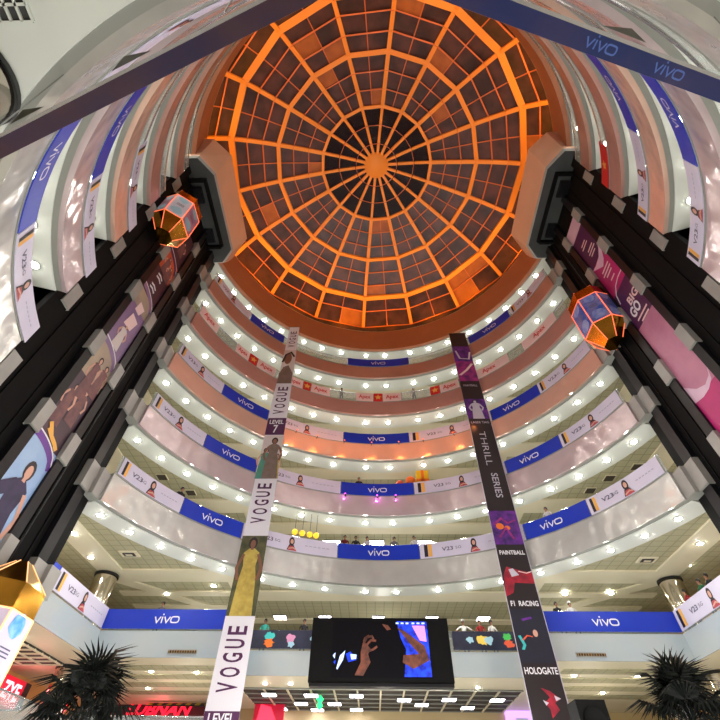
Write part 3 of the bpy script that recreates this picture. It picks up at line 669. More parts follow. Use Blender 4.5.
sub(root, 'picture', _g, 'magenta and violet action pictures near the top')
def _g(mb):
    polys(mb, rmp, [[(0.0, 10.3), (0.25, 10.5), (0.35, 11.0), (1.0, 10.95), (1.0, 11.5), (0.5, 11.7), (0.2, 11.85), (0.05, 11.4)]], M_CRIM, 0.012); polys(mb, rmp, [[(0.3, 11.3), (0.55, 11.4), (0.4, 11.75), (0.25, 11.7)]], M_SILV, 0.016); polys(mb, rmp, ribbon([(0.55, 11.6), (0.8, 11.5), (1.0, 11.6)], 0.05), M_PINKP, 0.016)
    strip_section(mb, rmp, 7.35, 9.7, M_NVY2, 0.01); polys(mb, rmp, ribbon([(0.12, 8.5), (0.22, 8.1), (0.15, 7.9)], 0.08), BL['teal'], 0.014); polys(mb, rmp, ribbon([(0.2, 8.3), (0.35, 8.5), (0.5, 8.45)], 0.05), BL['red'], 0.016); polys(mb, rmp, [ell(0.6, 8.6, 0.07, 0.16)], M_SKIN, 0.016); polys(mb, rmp, ribbon([(0.3, 9.2), (0.6, 9.3)], 0.1), M_VIO, 0.014)
sub(root, 'picture', _g, 'crimson racing car picture and dark game picture')
def _g(mb): polys(mb, rmp, [[(0.38, 6.4), (0.6, 6.28), (0.72, 6.12), (0.84, 6.0), (0.66, 5.85), (0.74, 5.6), (0.5, 5.3), (0.5, 5.6), (0.4, 5.85), (0.56, 6.05)]], M_CRIM, 0.012); polys(mb, rmp, [[(0.36, 5.95), (0.5, 5.85), (0.42, 5.75)], [(0.68, 6.12), (0.84, 6.0), (0.7, 5.92)]], M_SILV, 0.016)
sub(root, 'emblem', _g, 'red folded bird-like emblem')
mb = MB(); mb.bar((6.5, 10.95, 32.95), (8.1, 10.95, 32.95), 0.06, 0.06, M_STEEL); mb.bar((6.8, 11.02, 32.95), (7.0, 12.0, 34.2), 0.02, 0.02, M_STEEL); mb.bar((7.8, 11.02, 32.95), (7.6, 11.7, 34.2), 0.02, 0.02, M_STEEL); part(mb, 'hanging_rod', root)

# ------------------------------------------------------------------ posters in the shafts
A = {n: mat(n, c, 0.4, noise=(0.7, 0.8, d)) for n, c, d in (('poster_ice_blue', (156, 186, 220), (128, 158, 206)), ('poster_dark_brown', (74, 54, 70), (52, 38, 50)), ('poster_mauve', (140, 112, 150), (120, 96, 136)), ('poster_sand', (176, 158, 136), (150, 132, 120)),
     ('poster_plum_dark', (58, 32, 52), (38, 22, 38)), ('poster_orange', (206, 92, 56), (170, 70, 48)), ('poster_purple', (104, 54, 150), (84, 44, 130)), ('poster_magenta', (190, 30, 112), (158, 22, 100)), ('poster_deep_violet', (76, 24, 78), (58, 18, 66)), ('poster_dusty_pink', (196, 128, 156), (168, 100, 134)), ('poster_pink_white', (222, 190, 214), (206, 168, 196)), ('poster_denim', (50, 48, 84), (36, 34, 62)))}
def poster(sx, label, bands, extra, z0, z1):
    y0 = -0.84 if sx < 0 else 0.96
    mp = plane_map((sx*13.9, y0, 0), (0, 1 if sx < 0 else -1, 0), (-sx, 0, 0))
    root = thing('shaft_poster', label, 'poster', (sx*14.0, 0, z0))
    def b(mb):
        for (a, c, m) in bands:
            mb.face([mp(0, a), mp(1.8, a), mp(1.8, c), mp(0, c)], A[m])
        mb.box((sx*13.91, min(y0, y0+(1.8 if sx < 0 else -1.8)), z0), (sx*14.0, max(y0, y0+(1.8 if sx < 0 else -1.8)), z1), M_DARK)
    sub(root, 'sheet', b)
    for nm, fn in extra: sub(root, nm, lambda mb: fn(mb, mp))
    return root
def swoosh(zb, h, m_band, m_line, flip=False, w=0.35):
    def f(mb, mp):
        P = []
        for i in range(11):
            t = i/10; u = 1.8*t if not flip else 1.8*(1-t); P.append((u, zb+h*sqrt(max(0, 1-t*t))))
        polys(mb, mp, ribbon(P, w), A[m_band], 0.012); polys(mb, mp, ribbon([(u, z+w*0.5) for u, z in P], 0.07), M_WHITE, 0.02)
    return f
def crowd(zs, m, sk):
    def f(mb, mp):
        for i, (u, z, h) in enumerate(zs): figure(mb, mp, u, z, h, 1.0, sk, m, 0.014+0.004*i)
    return f
M_DKFIG = mat('printed_dark_coat', (52, 44, 78), 0.5, noise=(3, 0.8, (34, 30, 58))); M_BRFIG = mat('printed_bronze_figure', (128, 84, 84), 0.5, noise=(3, 0.8, (92, 62, 70)))
poster(-1, 'tall dark poster strip with figures up the middle of the left lift shaft',
    [(0.5, 12.1, 'poster_ice_blue'), (12.1, 15.7, 'poster_dark_brown'), (15.7, 17.9, 'poster_sand'), (17.9, 21.5, 'poster_mauve'), (21.5, 22.8, 'poster_sand'), (22.8, 25.4, 'poster_plum_dark'), (25.4, 27.4, 'poster_orange'), (27.4, 31.0, 'poster_plum_dark')],
    [('picture', lambda mb, mp: (figure(mb, mp, 1.0, 6.4, 4.9, 1.9, M_SKIN, M_DKFIG), polys(mb, mp, ribbon([(0.1, 9.6), (0.8, 10.2)], 0.5), M_DKFIG, 0.03))),
     ('swoosh', swoosh(11.4, 0.8, 'poster_purple', None)), ('swoosh', swoosh(17.2, 0.9, 'poster_mauve', None)), ('swoosh', swoosh(22.2, 0.9, 'poster_mauve', None)), ('swoosh', swoosh(26.6, 0.9, 'poster_deep_violet', None)),
     ('yellow_lettering', lambda mb, mp: polys(mb, mp, ribbon([(0.45, 12.9), (0.75, 12.6), (0.6, 12.55), (0.95, 12.45), (1.25, 12.35), (1.5, 12.2)], 0.22), M_AMBER, 0.03)),
     ('picture', crowd([(0.5, 12.9, 2.2), (1.2, 13.4, 2.0), (0.8, 14.6, 2.6), (1.4, 15.2, 2.0)], M_BRFIG, M_SKIN)),
     ('picture', crowd([(0.9, 18.2, 1.8)], M_STUDIO, M_SKIN)), ('picture', lambda mb, mp: polys(mb, mp, [[(0.5, 19.8), (1.2, 19.9), (1.4, 20.8), (0.7, 20.9)], [(0.6, 21.2), (1.1, 21.2), (1.3, 21.9), (0.7, 22.0)]], M_PINKP, 0.02)),
     ('white_lettering', lambda mb, mp: polys(mb, mp, [q for z in (23.5, 23.8, 24.6, 24.9) for q in ribbon([(0.5, z), (0.8, z+0.1), (1.1, z)], 0.14)], M_WHITE, 0.02)),
     ('picture', crowd([(0.7, 25.4, 1.7), (1.25, 25.2, 1.5), (1.0, 28.2, 1.6)], M_BRFIG, M_SKIN))], 0.4, 31.0)
poster(1, 'tall magenta poster strip with white swooshes in the right lift shaft',
    [(0.5, 14.95, 'poster_magenta'), (14.95, 20.3, 'poster_dusty_pink'), (20.3, 23.4, 'poster_deep_violet'), (23.4, 26.6, 'poster_magenta'), (26.6, 30.2, 'poster_deep_violet'), (30.2, 31.6, 'poster_pink_white')],
    [('swoosh', lambda mb, mp: polys(mb, mp, [[(0, 15.9), (0.56, 15.28), (0.6, 14.76), (0, 14.9)], [(0.56, 15.28), (1.06, 15.06), (1.08, 14.8), (0.6, 14.76)], [(1.06, 15.06), (1.5, 15.2), (1.75, 15.6), (1.5, 15.0), (1.08, 14.8)]], A['poster_pink_white'], 0.012)),
     ('swoosh', lambda mb, mp: polys(mb, mp, [[(0, 26.6), (0.5, 26.5), (1.1, 26.6), (1.5, 27.0), (1.75, 27.6), (1.6, 26.6), (1.3, 26.0), (0.9, 25.7)]], A['poster_pink_white'], 0.012)),
     ('arc_line', lambda mb, mp: polys(mb, mp, ribbon([(0.15, 22.6), (0.3, 23.3), (0.7, 23.75), (1.2, 23.9), (1.75, 23.9)], 0.08), M_WHITE, 0.02)),
     ('lettering', lambda mb, mp: (put_text(mb, mp, 'GO', 0.75, 21.3, 0.9, 0.75, M_WHITE, 0.02, 0.04), put_text(mb, mp, 'BIG', 1.15, 22.0, 1.0, 0.6, M_PINKP, 0.02, 0.03))),
     ('small_print', lambda mb, mp: polys(mb, mp, [[(u, z), (u+l, z), (u+l, z+0.12), (u, z+0.12)] for u, z, l in ((0.4, 20.6, 1.1), (0.6, 20.3, 0.8), (0.5, 25.4, 0.9), (0.4, 25.1, 1.0), (0.6, 24.8, 0.7), (0.7, 24.3, 0.5), (0.5, 28.9, 0.6), (0.4, 28.6, 0.8), (0.7, 27.9, 0.7), (0.6, 27.6, 0.9), (0.7, 27.3, 0.6))], M_PINKP, 0.02)),
     ('leaf_emblem', lambda mb, mp: polys(mb, mp, [q for d in (0, 0.3, 0.6) for q in ribbon([(0.5+d*0.8, 12.3+d*0.4), (0.65+d*0.8, 12.9+d*0.4), (0.95+d*0.8, 13.2+d*0.3)], 0.16)], M_PINKP, 0.02)),
     ('small_print', lambda mb, mp: put_text(mb, mp, 'mi', 1.1, 11.6, 0.6, 0.4, M_PINKP, 0.02))], 0.4, 31.6)

# ------------------------------------------------------------------ capsule lifts
M_GOLD = mat('gold_mirror_panel', (206, 150, 52), 0.16, 1.0, noise=(1.5, 0.6, (160, 110, 36)))
M_LED = mat('orange_light_tube', (255, 120, 76), emit=1.1)
M_LEDW = mat('white_light_tube', (255, 190, 130), emit=1.3)
def capsule(sx, yc, zb, label, mats, led):
    """half-hexagonal glass cabin with tapered gold ends, riding on the shaft wall"""
    root = thing('capsule_lift', label, 'lift', (sx*13.4, yc, zb))
    def ring(s, z): return [(sx*(x*s+13.1*(1-s)), yc+y*s, z) for x, y in ((13.84, -1.05), (13.0, -1.25), (12.15, -0.62), (12.15, 0.62), (13.0, 1.25), (13.84, 1.05))]
    z = [zb, zb+1.1, zb+3.9, zb+4.25, zb+5.1]; r = [ring(0.45, z[0]), ring(1, z[1]), ring(1, z[1]+2.35), ring(0.97, z[3]), ring(0.22, z[4])]
    mb = MB(); mb.loft(r[0], r[1], M_GOLD, cap_a=M_GOLD); part(mb, 'tapered_base', root)
    mb = MB(); mb.loft(r[2], r[3], M_GOLD); mb.loft(r[3], r[4], M_GOLD, cap_b=M_DARK); part(mb, 'tapered_roof', root)
    for i in range(5):
        mb = MB(); a, b, c, d = r[1][i], r[1][i+1], r[2][i+1], r[2][i]
        mb.mesh([a, b, c, d], [(0, 1, 2, 3)], mats[i % len(mats)]); part(mb, 'side_panel', root)
        # printed picture on the panel
        ux = Vector(b)-Vector(a); uz = Vector((0, 0, 1)); cx, cy = (Vector(a)+Vector(b))/2, 0
        nn = Vector((-ux.y, ux.x, 0)).normalized()
        if nn.dot(Vector((cx.x-sx*14, cx.y-yc, 0))) < 0: nn = -nn
        def mp(u, v, off=0.0, a=Vector(a), ux=ux, nn=nn): return tuple(a+ux*u+uz*v+nn*(0.01+off))
        mb = MB(); rnd = random.Random(i+int(zb)); c1 = BL['pal'] if sx < 0 else mat('capsule_pale_streak', (150, 160, 214), 0.4, noise=(3, 0.9, (90, 120, 205)))
        if zb < 6: c1 = mat('bubble_blue_print', (70, 150, 220), 0.5, noise=(4, 0.8, (150, 200, 240)))
        for q, (u, v, r_) in enumerate(((0.5, 2.05, 0.36), (0.5, 0.55, 0.42))):
            polys(mb, mp, [[(u+r_*0.85*(0.8+0.3*rnd.random())*cos(2*pi*t/14), v+r_*(0.8+0.3*rnd.random())*sin(2*pi*t/14)) for t in range(14)]], c1, 0.004)
        polys(mb, mp, [[(0.28, 1.2+d), (0.72, 1.2+d), (0.72, 1.24+d), (0.28, 1.24+d)] for d in (0, 0.1, 0.2)], M_GREYT, 0.006)
        part(mb, 'picture', root)
    for i in range(6):
        mb = MB(); mb.bar(r[1][i], r[2][i], 0.045, 0.045, led); mb.bar(r[0][i], r[1][i], 0.04, 0.04, led); mb.bar(r[3][i], r[4][i], 0.03, 0.03, led)
        part(mb, 'light_tube', root)
    for g in (r[1], r[2]):
        mb = MB()
        for i in range(5): mb.bar(g[i], g[i+1], 0.045, 0.045, led)
        part(mb, 'light_band', root)
    mb = MB(); mb.box((sx*13.84, yc-0.4, zb+1.2), (sx*14.0, yc+0.4, zb+4.2), M_DARK); part(mb, 'carriage', root)
    return root
capsule(-1, -2.45, 25.5, 'small gold and pink capsule lift high in the left shaft under the canopy', [mat('capsule_rose_panel', (196, 140, 156), 0.3, noise=(1.5, 0.8, (150, 110, 170))), mat('capsule_white_panel', (206, 206, 226), 0.3)], M_LED)
capsule(-1, 1.55, 2.9, 'gold capsule lift with white panels and blue bubbles low in the left shaft', [mat('capsule_lilac_panel', (206, 196, 222), 0.3)], M_LEDW)
capsule(1, 2.1, 20.6, 'orange-edged capsule lift with blue panels halfway up the right shaft', [mat('capsule_blue_panel', (60, 96, 190), 0.25, noise=(1.5, 0.9, (150, 140, 190)))], M_LED)
for sx, yc, z in ((-1, -2.45, 30.6), (-1, 1.75, 7.9), (1, 2.1, 25.7)):
    o = MB(); o.tube([(sx*13.9, yc, z), (sx*13.9, yc, 34.0)], 0.03, M_DARK, 6); ob = o.build('lift_cable'); tag(ob, {(-1, 30.6): 'thin dark cable above the capsule lift high in the left shaft', (-1, 7.9): 'long dark cable above the capsule lift low in the left shaft', (1, 25.7): 'dark cable above the capsule lift in the right shaft'}[(sx, z)], 'cable')

# ------------------------------------------------------------------ overhead hoop banner near the camera
M_HOOPL = mat('dark_plum_banner', (58, 36, 50), 0.3, noise=(1.2, 0.9, (36, 26, 60))); M_HOOPR = mat('dark_blue_banner', (9, 32, 88), 0.3, noise=(1.2, 0.8, (50, 44, 84)))
P0 = Vector((-0.75, -13.84, 8.95))
for P1, m, nm, lab, flip in ((Vector((-13.9, -9.25, 8.95)), M_HOOPL, 'plum', 'straight dark plum banner beam crossing close overhead at the upper left', False), (Vector((13.9, -9.5, 8.95)), M_HOOPR, 'blue', 'straight dark blue banner beam with faded white letters overhead at the upper right', True)):
    root = thing('overhead_beam', lab, 'beam', (P1.x/2, -11.4, 8.95)); d = (P1-P0).normalized(); n = Vector((-d.y, d.x, 0)); n = n if n.y > 0 else -n
    mb = MB(); mb.bar(P0+d*0.2, P1, 0.22, 0.12, m); part(mb, 'beam_body', root)
    mb = MB(); q = n*0.115
    mb.bar(P0+d*0.2+q+Vector((0, 0, 0.02)), P1+q+Vector((0, 0, 0.02)), 0.02, 0.16, m); part(mb, 'side_banner', root)
    mb = MB(); q = -n*0.13; mb.bar(P0+d*0.2+q, P1+q, 0.05, 0.1, M_STEEL); part(mb, 'steel_edge', root)
    if flip:
        def hm(u, v, off=0.0): return tuple(P0+d*u-n*v+Vector((0, 0, -0.062-off)))
        for k_, u in enumerate((3.3, 4.4)):
            mb = MB(); put_wordmark(mb, hm, u, 0.0, 0.11, mat('faded_white_ink', (74, 100, 170), 0.5), 0.002); part(mb, 'lettering', root)
    for t in (2.0, 6.4, 11.5):
        mb = MB(); a = P0+d*t-n*0.2; az = atan2(a.y, a.x); e = Vector((14.22*cos(az), 14.22*sin(az), 12.06)); mb.bar(a, e, 0.02, 0.02, M_STEEL); part(mb, 'hanger', root)
    for t in (3.2, 5.2):
        mb = MB(); a = P0+d*t-n*0.2; b = a+d*0.7; c = a+d*0.55-n*0.1+Vector((0, 0, 0.3)); mb.mesh([a, b, c, a+Vector((0, 0, 0.04)), b+Vector((0, 0, 0.04))], [(0, 1, 2), (3, 2, 4), (0, 3, 4, 1), (0, 2, 3), (1, 4, 2)], M_DARK); part(mb, 'gusset', root)

# ------------------------------------------------------------------ columns
def column(x, y, z0, z1, r_, label):
    root = thing('round_column', label, 'column', (x, y, z0))
    mb = MB(); mb.lathe([(r_, 0), (r_, z1-z0-0.12)], (0, 0, 0), M_CHROME, 32); mb.build('shaft', root)
    mb = MB(); mb.lathe([(r_+0.06, z1-z0-0.14), (r_+0.06, z1-z0), (0.05, z1-z0)], (0, 0, 0), M_DARK, 32); mb.build('cap_ring', root)
column(-16.6, 12.6, 8.9, 12.0, 0.62, 'polished metal column at the left corner above the blue railing')
column(16.7, 13.1, 8.9, 12.0, 0.62, 'polished metal column at the right corner above the blue railing')
column(-17.2, 13.9, 4.35, 7.7, 0.62, 'polished metal column behind the left palm')
column(17.2, 13.9, 4.35, 7.7, 0.62, 'polished metal column behind the right palm')
column(-8.95, -12.35, 0, 11.97, 0.85, 'large chrome column at the upper left edge meeting the white ceiling')

# ------------------------------------------------------------------ video screen
root = thing('video_screen', 'large black video screen showing hands and blue lights, hung below the middle balcony', 'screen', (-0.37, 11.7, 6.7))
mb = MB(); mb.box((-3.92, 11.6, 6.68), (3.15, 11.95, 9.46), M_BLACK); mb.box((-3.85, 11.5, 6.5), (3.1, 12.0, 6.62), M_SHEEN); part(mb, 'cabinet', root)
M_SCR = mat('screen_black', (7, 6, 10), 0.7, emit=0.3, spec=0.1); M_HAND = mat('screen_hand', (104, 54, 38), 0.6, emit=0.6, noise=(4, 0.9, (50, 26, 22))); M_BLU = mat('screen_blue', (20, 60, 235), 0.4, emit=1.1, noise=(4, 0.9, (10, 14, 90))); M_WHT = mat('screen_white', (180, 200, 255), 0.4, emit=1.1); M_PNK = mat('screen_pink', (220, 130, 220), 0.4, emit=1.0)
vmp = plane_map((-3.92, 11.59, 6.68), (1, 0, 0), (0, -1, 0)); sxm = 7.07/680; sym = 2.78/310
def vp(x, y): return ((x-5)*sxm, (390-y)*sym)
def shape(mb, P, m, off): polys(mb, vmp, [[vp(*q) for q in P]], m, off)
mb = MB(); shape(mb, [(110, 95), (585, 95), (585, 370), (110, 370)], M_SCR, 0.005); part(mb, 'display', root)
def vid(mb):
    shape(mb, [(430, 98), (580, 98), (583, 365), (455, 365), (470, 240), (445, 180)], M_BLU, 0.008)
    shape(mb, [(505, 120), (568, 120), (572, 200), (540, 195)], M_PNK, 0.011)
    polys(mb, vmp, [[vp(x, 104), vp(x+14, 104), vp(x+14, 112), vp(x, 112)] for x in (425, 450, 475, 505, 530, 555)], M_WHT, 0.012)
for P in ([(135, 330), (150, 270), (175, 245), (165, 290), (140, 335)], [(115, 270), (128, 255), (125, 285)], [(200, 262), (230, 265), (228, 285), (205, 288)], [(178, 262), (200, 250), (230, 290), (190, 300)], [(120, 300), (130, 290), (128, 312)]):
    sub(root, 'glowing_light', lambda mb: shape(mb, P, M_BLU if P[0][0] in (178, 120) else M_WHT, 0.011 if P[0][0] != 178 else 0.009))
sub(root, 'glowing_backdrop', vid, 'blue and white lights on the screen')
def hand(mb):
    shape(mb, [(222, 360), (250, 300), (250, 250), (262, 200), (280, 215), (300, 240), (285, 262), (297, 300), (262, 362)], M_HAND, 0.014)
    for P in ([(262, 215), (280, 180), (305, 175), (312, 190)], [(272, 225), (300, 195), (325, 198)], [(280, 250), (310, 240), (330, 225)], [(265, 205), (270, 185), (290, 172)]): polys(mb, vmp, [q for q in ribbon([vp(*p_) for p_ in P], 0.1)], M_HAND, 0.018)
def arm(mb):
    shape(mb, [(430, 130), (470, 150), (560, 220), (578, 290), (500, 330), (450, 300), (455, 265), (530, 260), (480, 200)], M_HAND, 0.015)
    shape(mb, [(355, 112), (385, 118), (400, 140), (380, 145)], M_HAND, 0.016)
sub(root, 'hand', hand, 'brown open hand on the screen')
sub(root, 'arm', arm, 'brown bent arm and finger on the screen')
for x in (-3.0, -0.4, 2.3):
    mb = MB(); mb.bar((x, 11.9, 8.3), (x, 15.4, 8.3), 0.08, 0.08, M_DARK); part(mb, 'bracket', root)

# ------------------------------------------------------------------ signs, shops and odds below
M_NEON = mat('red_neon', (255, 30, 60), emit=1.3); M_SIGNR = mat('red_sign_board', (206, 20, 56), 0.4, emit=0.35)
M_PINKW = mat('pink_white_neon', (255, 190, 200), emit=1.6)
root = thing('shop_sign', 'red glowing shop sign with slanted letters behind the left palm', 'sign', (-15, 23.5, 6.8))
mb = MB(); mb.box((-22.5, 23.5, 6.4), (-10.2, 23.7, 7.8), mat('maroon_board', (86, 20, 34), 0.5)); part(mb, 'board', root)
smp2 = plane_map((-17.7, 23.42, 7.12), (1, 0, 0), (0, -1, 0))
mb = MB(); V, Fc = text_faces('LUBNAN', 0.03); mb.mesh([smp2(x*4.3+y*0.25, y*0.62, 0) for x, y in V], Fc, M_NEON); part(mb, 'lettering', root)
root = thing('shop_awning', 'yellow and black striped awning beside the red glowing sign', 'awning', (-13, 22.6, 7.2))
M_YEL = mat('yellow_awning', (226, 196, 40), 0.5)
mb = MB()
for i in range(16): mb.mesh([(-15.9+i*0.32, 22.7, 7.68), (-15.58+i*0.32, 22.7, 7.68), (-15.58+i*0.32, 22.2, 7.45), (-15.9+i*0.32, 22.2, 7.45)], [(0, 1, 2, 3)], M_DARK if i % 2 else M_YEL)
part(mb, 'striped_cloth', root)
mb = MB(); mb.box((-15.9, 22.15, 7.42), (-10.8, 22.25, 7.47), M_DARK); part(mb, 'front_bar', root)
for x in (-15.85, -10.85):
    mb = MB(); mb.bar((x, 22.2, 7.44), (x, 23.5, 7.65), 0.05, 0.05, M_DARK); part(mb, 'side_arm', root)
root = thing('shop_sign', 'red sign board with pale letters at the lower left behind the capsule lift', 'sign', (-19.6, 14.2, 6.6))
mb = MB(); mb.box((-21.0, 12.4, 6.0), (-19.7, 14.7, 7.15), M_SIGNR); mb.box((-21.0, 14.7, 6.0), (-19.7, 15.2, 7.15), M_DARK); part(mb, 'board', root)
mb = MB(); put_text(mb, plane_map((-19.68, 12.6, 6.0), (0, 1, 0), (1, 0, 0)), 'ZYE', 1.1, 0.6, 1.5, 0.7, M_PINKW, 0.0, 0.03); part(mb, 'lettering', root)
root = thing('shop_sign', 'small purple-lit sign on the far shopfront just left of the black banner foot', 'sign', (6.5, 24.2, 6.6))
mb = MB(); mb.box((8.3, 24.2, 6.4), (10.4, 24.4, 7.9), mat('lilac_lightbox', (196, 150, 255), emit=1.6)); part(mb, 'lightbox', root)
mb = MB(); mb.box((8.95, 24.15, 6.6), (9.8, 24.2, 7.3), M_WHITE); part(mb, 'label_square', root)
root = thing('shop_sign', 'red glowing slanted sign panel just right of the fashion banner foot', 'sign', (-8.4, 22.5, 7.0))
mb = MB(); mb.mesh([(-8.6, 22.6, 6.0), (-6.7, 22.6, 6.0), (-7.6, 22.6, 7.5), (-8.3, 22.6, 7.65)], [(0, 1, 2, 3)], mat('red_lightbox', (255, 60, 90), emit=1.3)); mb.box((-8.7, 22.62, 5.9), (-6.7, 22.75, 7.7), M_SIGNR); part(mb, 'lightbox', root)
mb = MB(); mb.lathe([(0.02, -0.35), (0.2, -0.1), (0.09, 0.05), (0.24, 0.2), (0.02, 0.42)], (-4.0, 19.0, 7.1), mat('green_lantern', (30, 220, 110), emit=2.5), 7); mb.tube([(-4, 19, 7.5), (-4, 19, 7.62)], 0.02, M_DARK, 6)
tag(mb.build('green_lantern'), 'small glowing green lantern hanging under the dark grid ceiling', 'lantern')
for x0, lab in ((-11.3, 'long dark air vent in the pale fascia left of the fashion banner'), (9.45, 'long dark air vent in the pale fascia right of the black banner')):
    mb = MB(); mb.box((x0, 11.9, 7.86), (x0+1.5, 11.96, 8.04), M_COLLAR); mb.box((x0+0.04, 11.88, 7.9), (x0+1.46, 11.92, 8.0), M_DARK)
    for i in range(11): mb.box((x0+0.08+i*0.13, 11.87, 7.9), (x0+0.1+i*0.13, 11.9, 8.0), M_AMBER)
    tag(mb.build('air_vent'), lab, 'vent')
for x, y, z, lab in ((-14.3, 10.0, S[2], 'square air vent in the tiled ceiling left above the corner column'), (14.4, 10.6, S[2], 'square air vent in the tiled ceiling right above the corner column')):
    mb = MB(); mb.box((x-0.5, y-0.35, z+0.06), (x+0.5, y+0.35, z+0.13), M_BEAM); mb.box((x-0.32, y-0.2, z+0.03), (x+0.32, y+0.2, z+0.08), M_DARK); mb.box((x-0.18, y-0.08, z+0.01), (x+0.18, y+0.08, z+0.05), M_BEAM)
    tag(mb.build('air_vent'), lab, 'vent')
M_VENT = mat('dark_ceiling_vent', (64, 56, 44), 0.6)
for i, (x, y) in enumerate(((13.9, 9.6), (15.1, 8.4), (13.2, 11.0), (-13.9, 9.4), (-12.6, 11.2))):
    mb = MB(); mb.box((x-0.32, y-0.32, S[3]+0.07), (x+0.32, y+0.32, S[3]+0.13), M_BEAM); mb.box((x-0.28, y-0.28, S[3]+0.05), (x+0.28, y+0.28, S[3]+0.09), M_VENT)
    tag(mb.build('air_vent'), 'small dark ceiling vent behind the lowest curved balcony, '+('right side' if i < 3 else 'left side'), 'vent', 'small dark vents, '+('right side' if i < 3 else 'left side'))
# loudspeaker on its stand
root = thing('loudspeaker', 'black loudspeaker box on a tall stand right of the black banner foot', 'speaker', (4.6, 0.2, 0))
mb = MB(); mb.box((4.25, -0.1, 3.3), (4.98, 0.55, 4.02), M_BLACK); part(mb, 'cabinet', root)
mb = MB(); mb.lathe([(0.02, 0), (0.2, 0.01), (0.26, 0.05)], (0, 0, 0), M_BLACK, 20); gr = mb.build('speaker_cone', root); gr.location = (0.0, -0.3, 3.62); gr.rotation_euler = (RD(90), 0, 0)
mb = MB(); mb.tube([(4.6, 0.2, 0.5), (4.6, 0.2, 3.3)], 0.04, M_DARK); part(mb, 'pole', root)
for i in range(3):
    mb = MB(); a = RD(90+120*i); mb.tube([(4.6, 0.2, 0.95), (4.6+0.7*cos(a), 0.2+0.7*sin(a), 0.02)], 0.025, M_DARK, 6); part(mb, 'leg', root)

# coloured balls and gift box on the second curved balcony
for a, z, r_, m, lab in ((84.6, 0.98, 0.34, 'red', 'red'), (81.5, 1.22, 0.38, 'org', 'orange')):
    x, y = 14.45*cos(RD(a)), 14.45*sin(RD(a))
    mb = MB(); mb.lathe([(0.01, -r_)]+[(r_*cos(RD(t)), r_*sin(RD(t))) for t in range(-75, 90, 15)]+[(0.01, r_)], (x, y, H[3]+z+0.2), BL[m], 16)
    mb.tube([(x, y, H[3]), (x, y, H[3]+z-r_+0.25)], 0.05, M_AMBER, 8)
    tag(mb.build('display_ball'), lab+' display ball on a stick behind the second curved balcony railing', 'ball')
x, y = 14.62*cos(RD(78.0)), 14.62*sin(RD(78.0))
root = thing('gift_box', 'large yellow gift box behind the second curved balcony railing beside the orange ball', 'box', (x, y, H[3]))
mb = MB(); mb.box((-0.45, -0.4, 0), (0.45, 0.4, 2.1), mat('yellow_box_card', (226, 190, 30), 0.4)); mb.build('body', root)
mb = MB(); mb.box((-0.1, -0.42, 0), (0.1, 0.42, 2.13), BL['org']); mb.box((-0.46, -0.42, 1.2), (0.46, 0.42, 1.4), BL['org']); mb.build('bow_ribbon', root)
# yellow lanterns left of the middle on the lowest curved balcony
for i, a in enumerate((113.5, 111.5, 109.5, 107.8)):
    x, y = 14.65*cos(RD(a)), 14.65*sin(RD(a))
    mb = MB(); mb.lathe([(0.02, -0.2), (0.16, -0.12), (0.2, 0), (0.16, 0.12), (0.02, 0.2)], (x, y, 15.1), mat('yellow_lantern', (240, 200, 50), emit=0.9), 12); mb.tube([(x, y, 15.3), (x, y, 16.55)], 0.015, M_DARK, 6)
    tag(mb.build('paper_lantern'), 'yellow hanging lantern above the lowest curved balcony right of the fashion banner', 'lantern', 'yellow lanterns over the lowest balcony')

# ------------------------------------------------------------------ people behind the railings
def skin_mesh(joints, edges, radii):
    me = bpy.data.meshes.new('person'); me.from_pydata(joints, edges, []); o = bpy.data.objects.new('person', me); COL.objects.link(o)
    md = o.modifiers.new('s', 'SKIN'); md.use_smooth_shade = True; ss = o.modifiers.new('u', 'SUBSURF'); ss.levels = 1; ss.render_levels = 1
    for i, r_ in enumerate(radii): me.skin_vertices[0].data[i].radius = (r_[0], r_[1]) if isinstance(r_, tuple) else (r_, r_)
    me.skin_vertices[0].data[0].use_root = True
    bpy.context.view_layer.update()
    out = bpy.data.meshes.new_from_object(o.evaluated_get(bpy.context.evaluated_depsgraph_get()))
    bpy.data.objects.remove(o); bpy.data.meshes.remove(me)
    return out
def body(pose):
    J = [(0, 0, 0.95), (0, 0, 1.1), (0, -0.01, 1.3), (0, 0, 1.44), (0, -0.01, 1.52), (0, -0.03, 1.62), (0, -0.02, 1.72)]
    E_ = [(0, 1), (1, 2), (2, 3), (3, 4), (4, 5), (5, 6)]; Rr = [(0.15, 0.11), (0.14, 0.1), (0.17, 0.11), (0.09, 0.07), 0.05, (0.08, 0.095), 0.07]
    for s_ in (-1, 1):
        n = len(J); J += [(s_*0.1, 0, 0.88), (s_*0.11, -0.02, 0.5), (s_*0.11, 0.02, 0.09), (s_*0.12, -0.14, 0.04)]; E_ += [(0, n), (n, n+1), (n+1, n+2), (n+2, n+3)]; Rr += [0.09, 0.06, 0.042, 0.035]
        n = len(J)
        if pose == 'rail': J += [(s_*0.2, 0, 1.4), (s_*0.27, -0.06, 1.16), (s_*0.2, -0.26, 1.07), (s_*0.16, -0.33, 1.08)]
        elif pose == 'wide': J += [(s_*0.2, 0, 1.4), (s_*0.42, -0.06, 1.24), (s_*0.55, -0.24, 1.07), (s_*0.58, -0.32, 1.07)]
        else: J += [(s_*0.2, 0, 1.4), (s_*0.25, 0.02, 1.13), (s_*0.24, -0.08, 0.88), (s_*0.23, -0.1, 0.8)]
        E_ += [(2, n), (n, n+1), (n+1, n+2), (n+2, n+3)]; Rr += [0.06, 0.045, 0.034, 0.03]
    me = skin_mesh(J, E_, Rr)
    return me
BODY = {p_: body(p_) for p_ in ('rail', 'wide', 'down')}
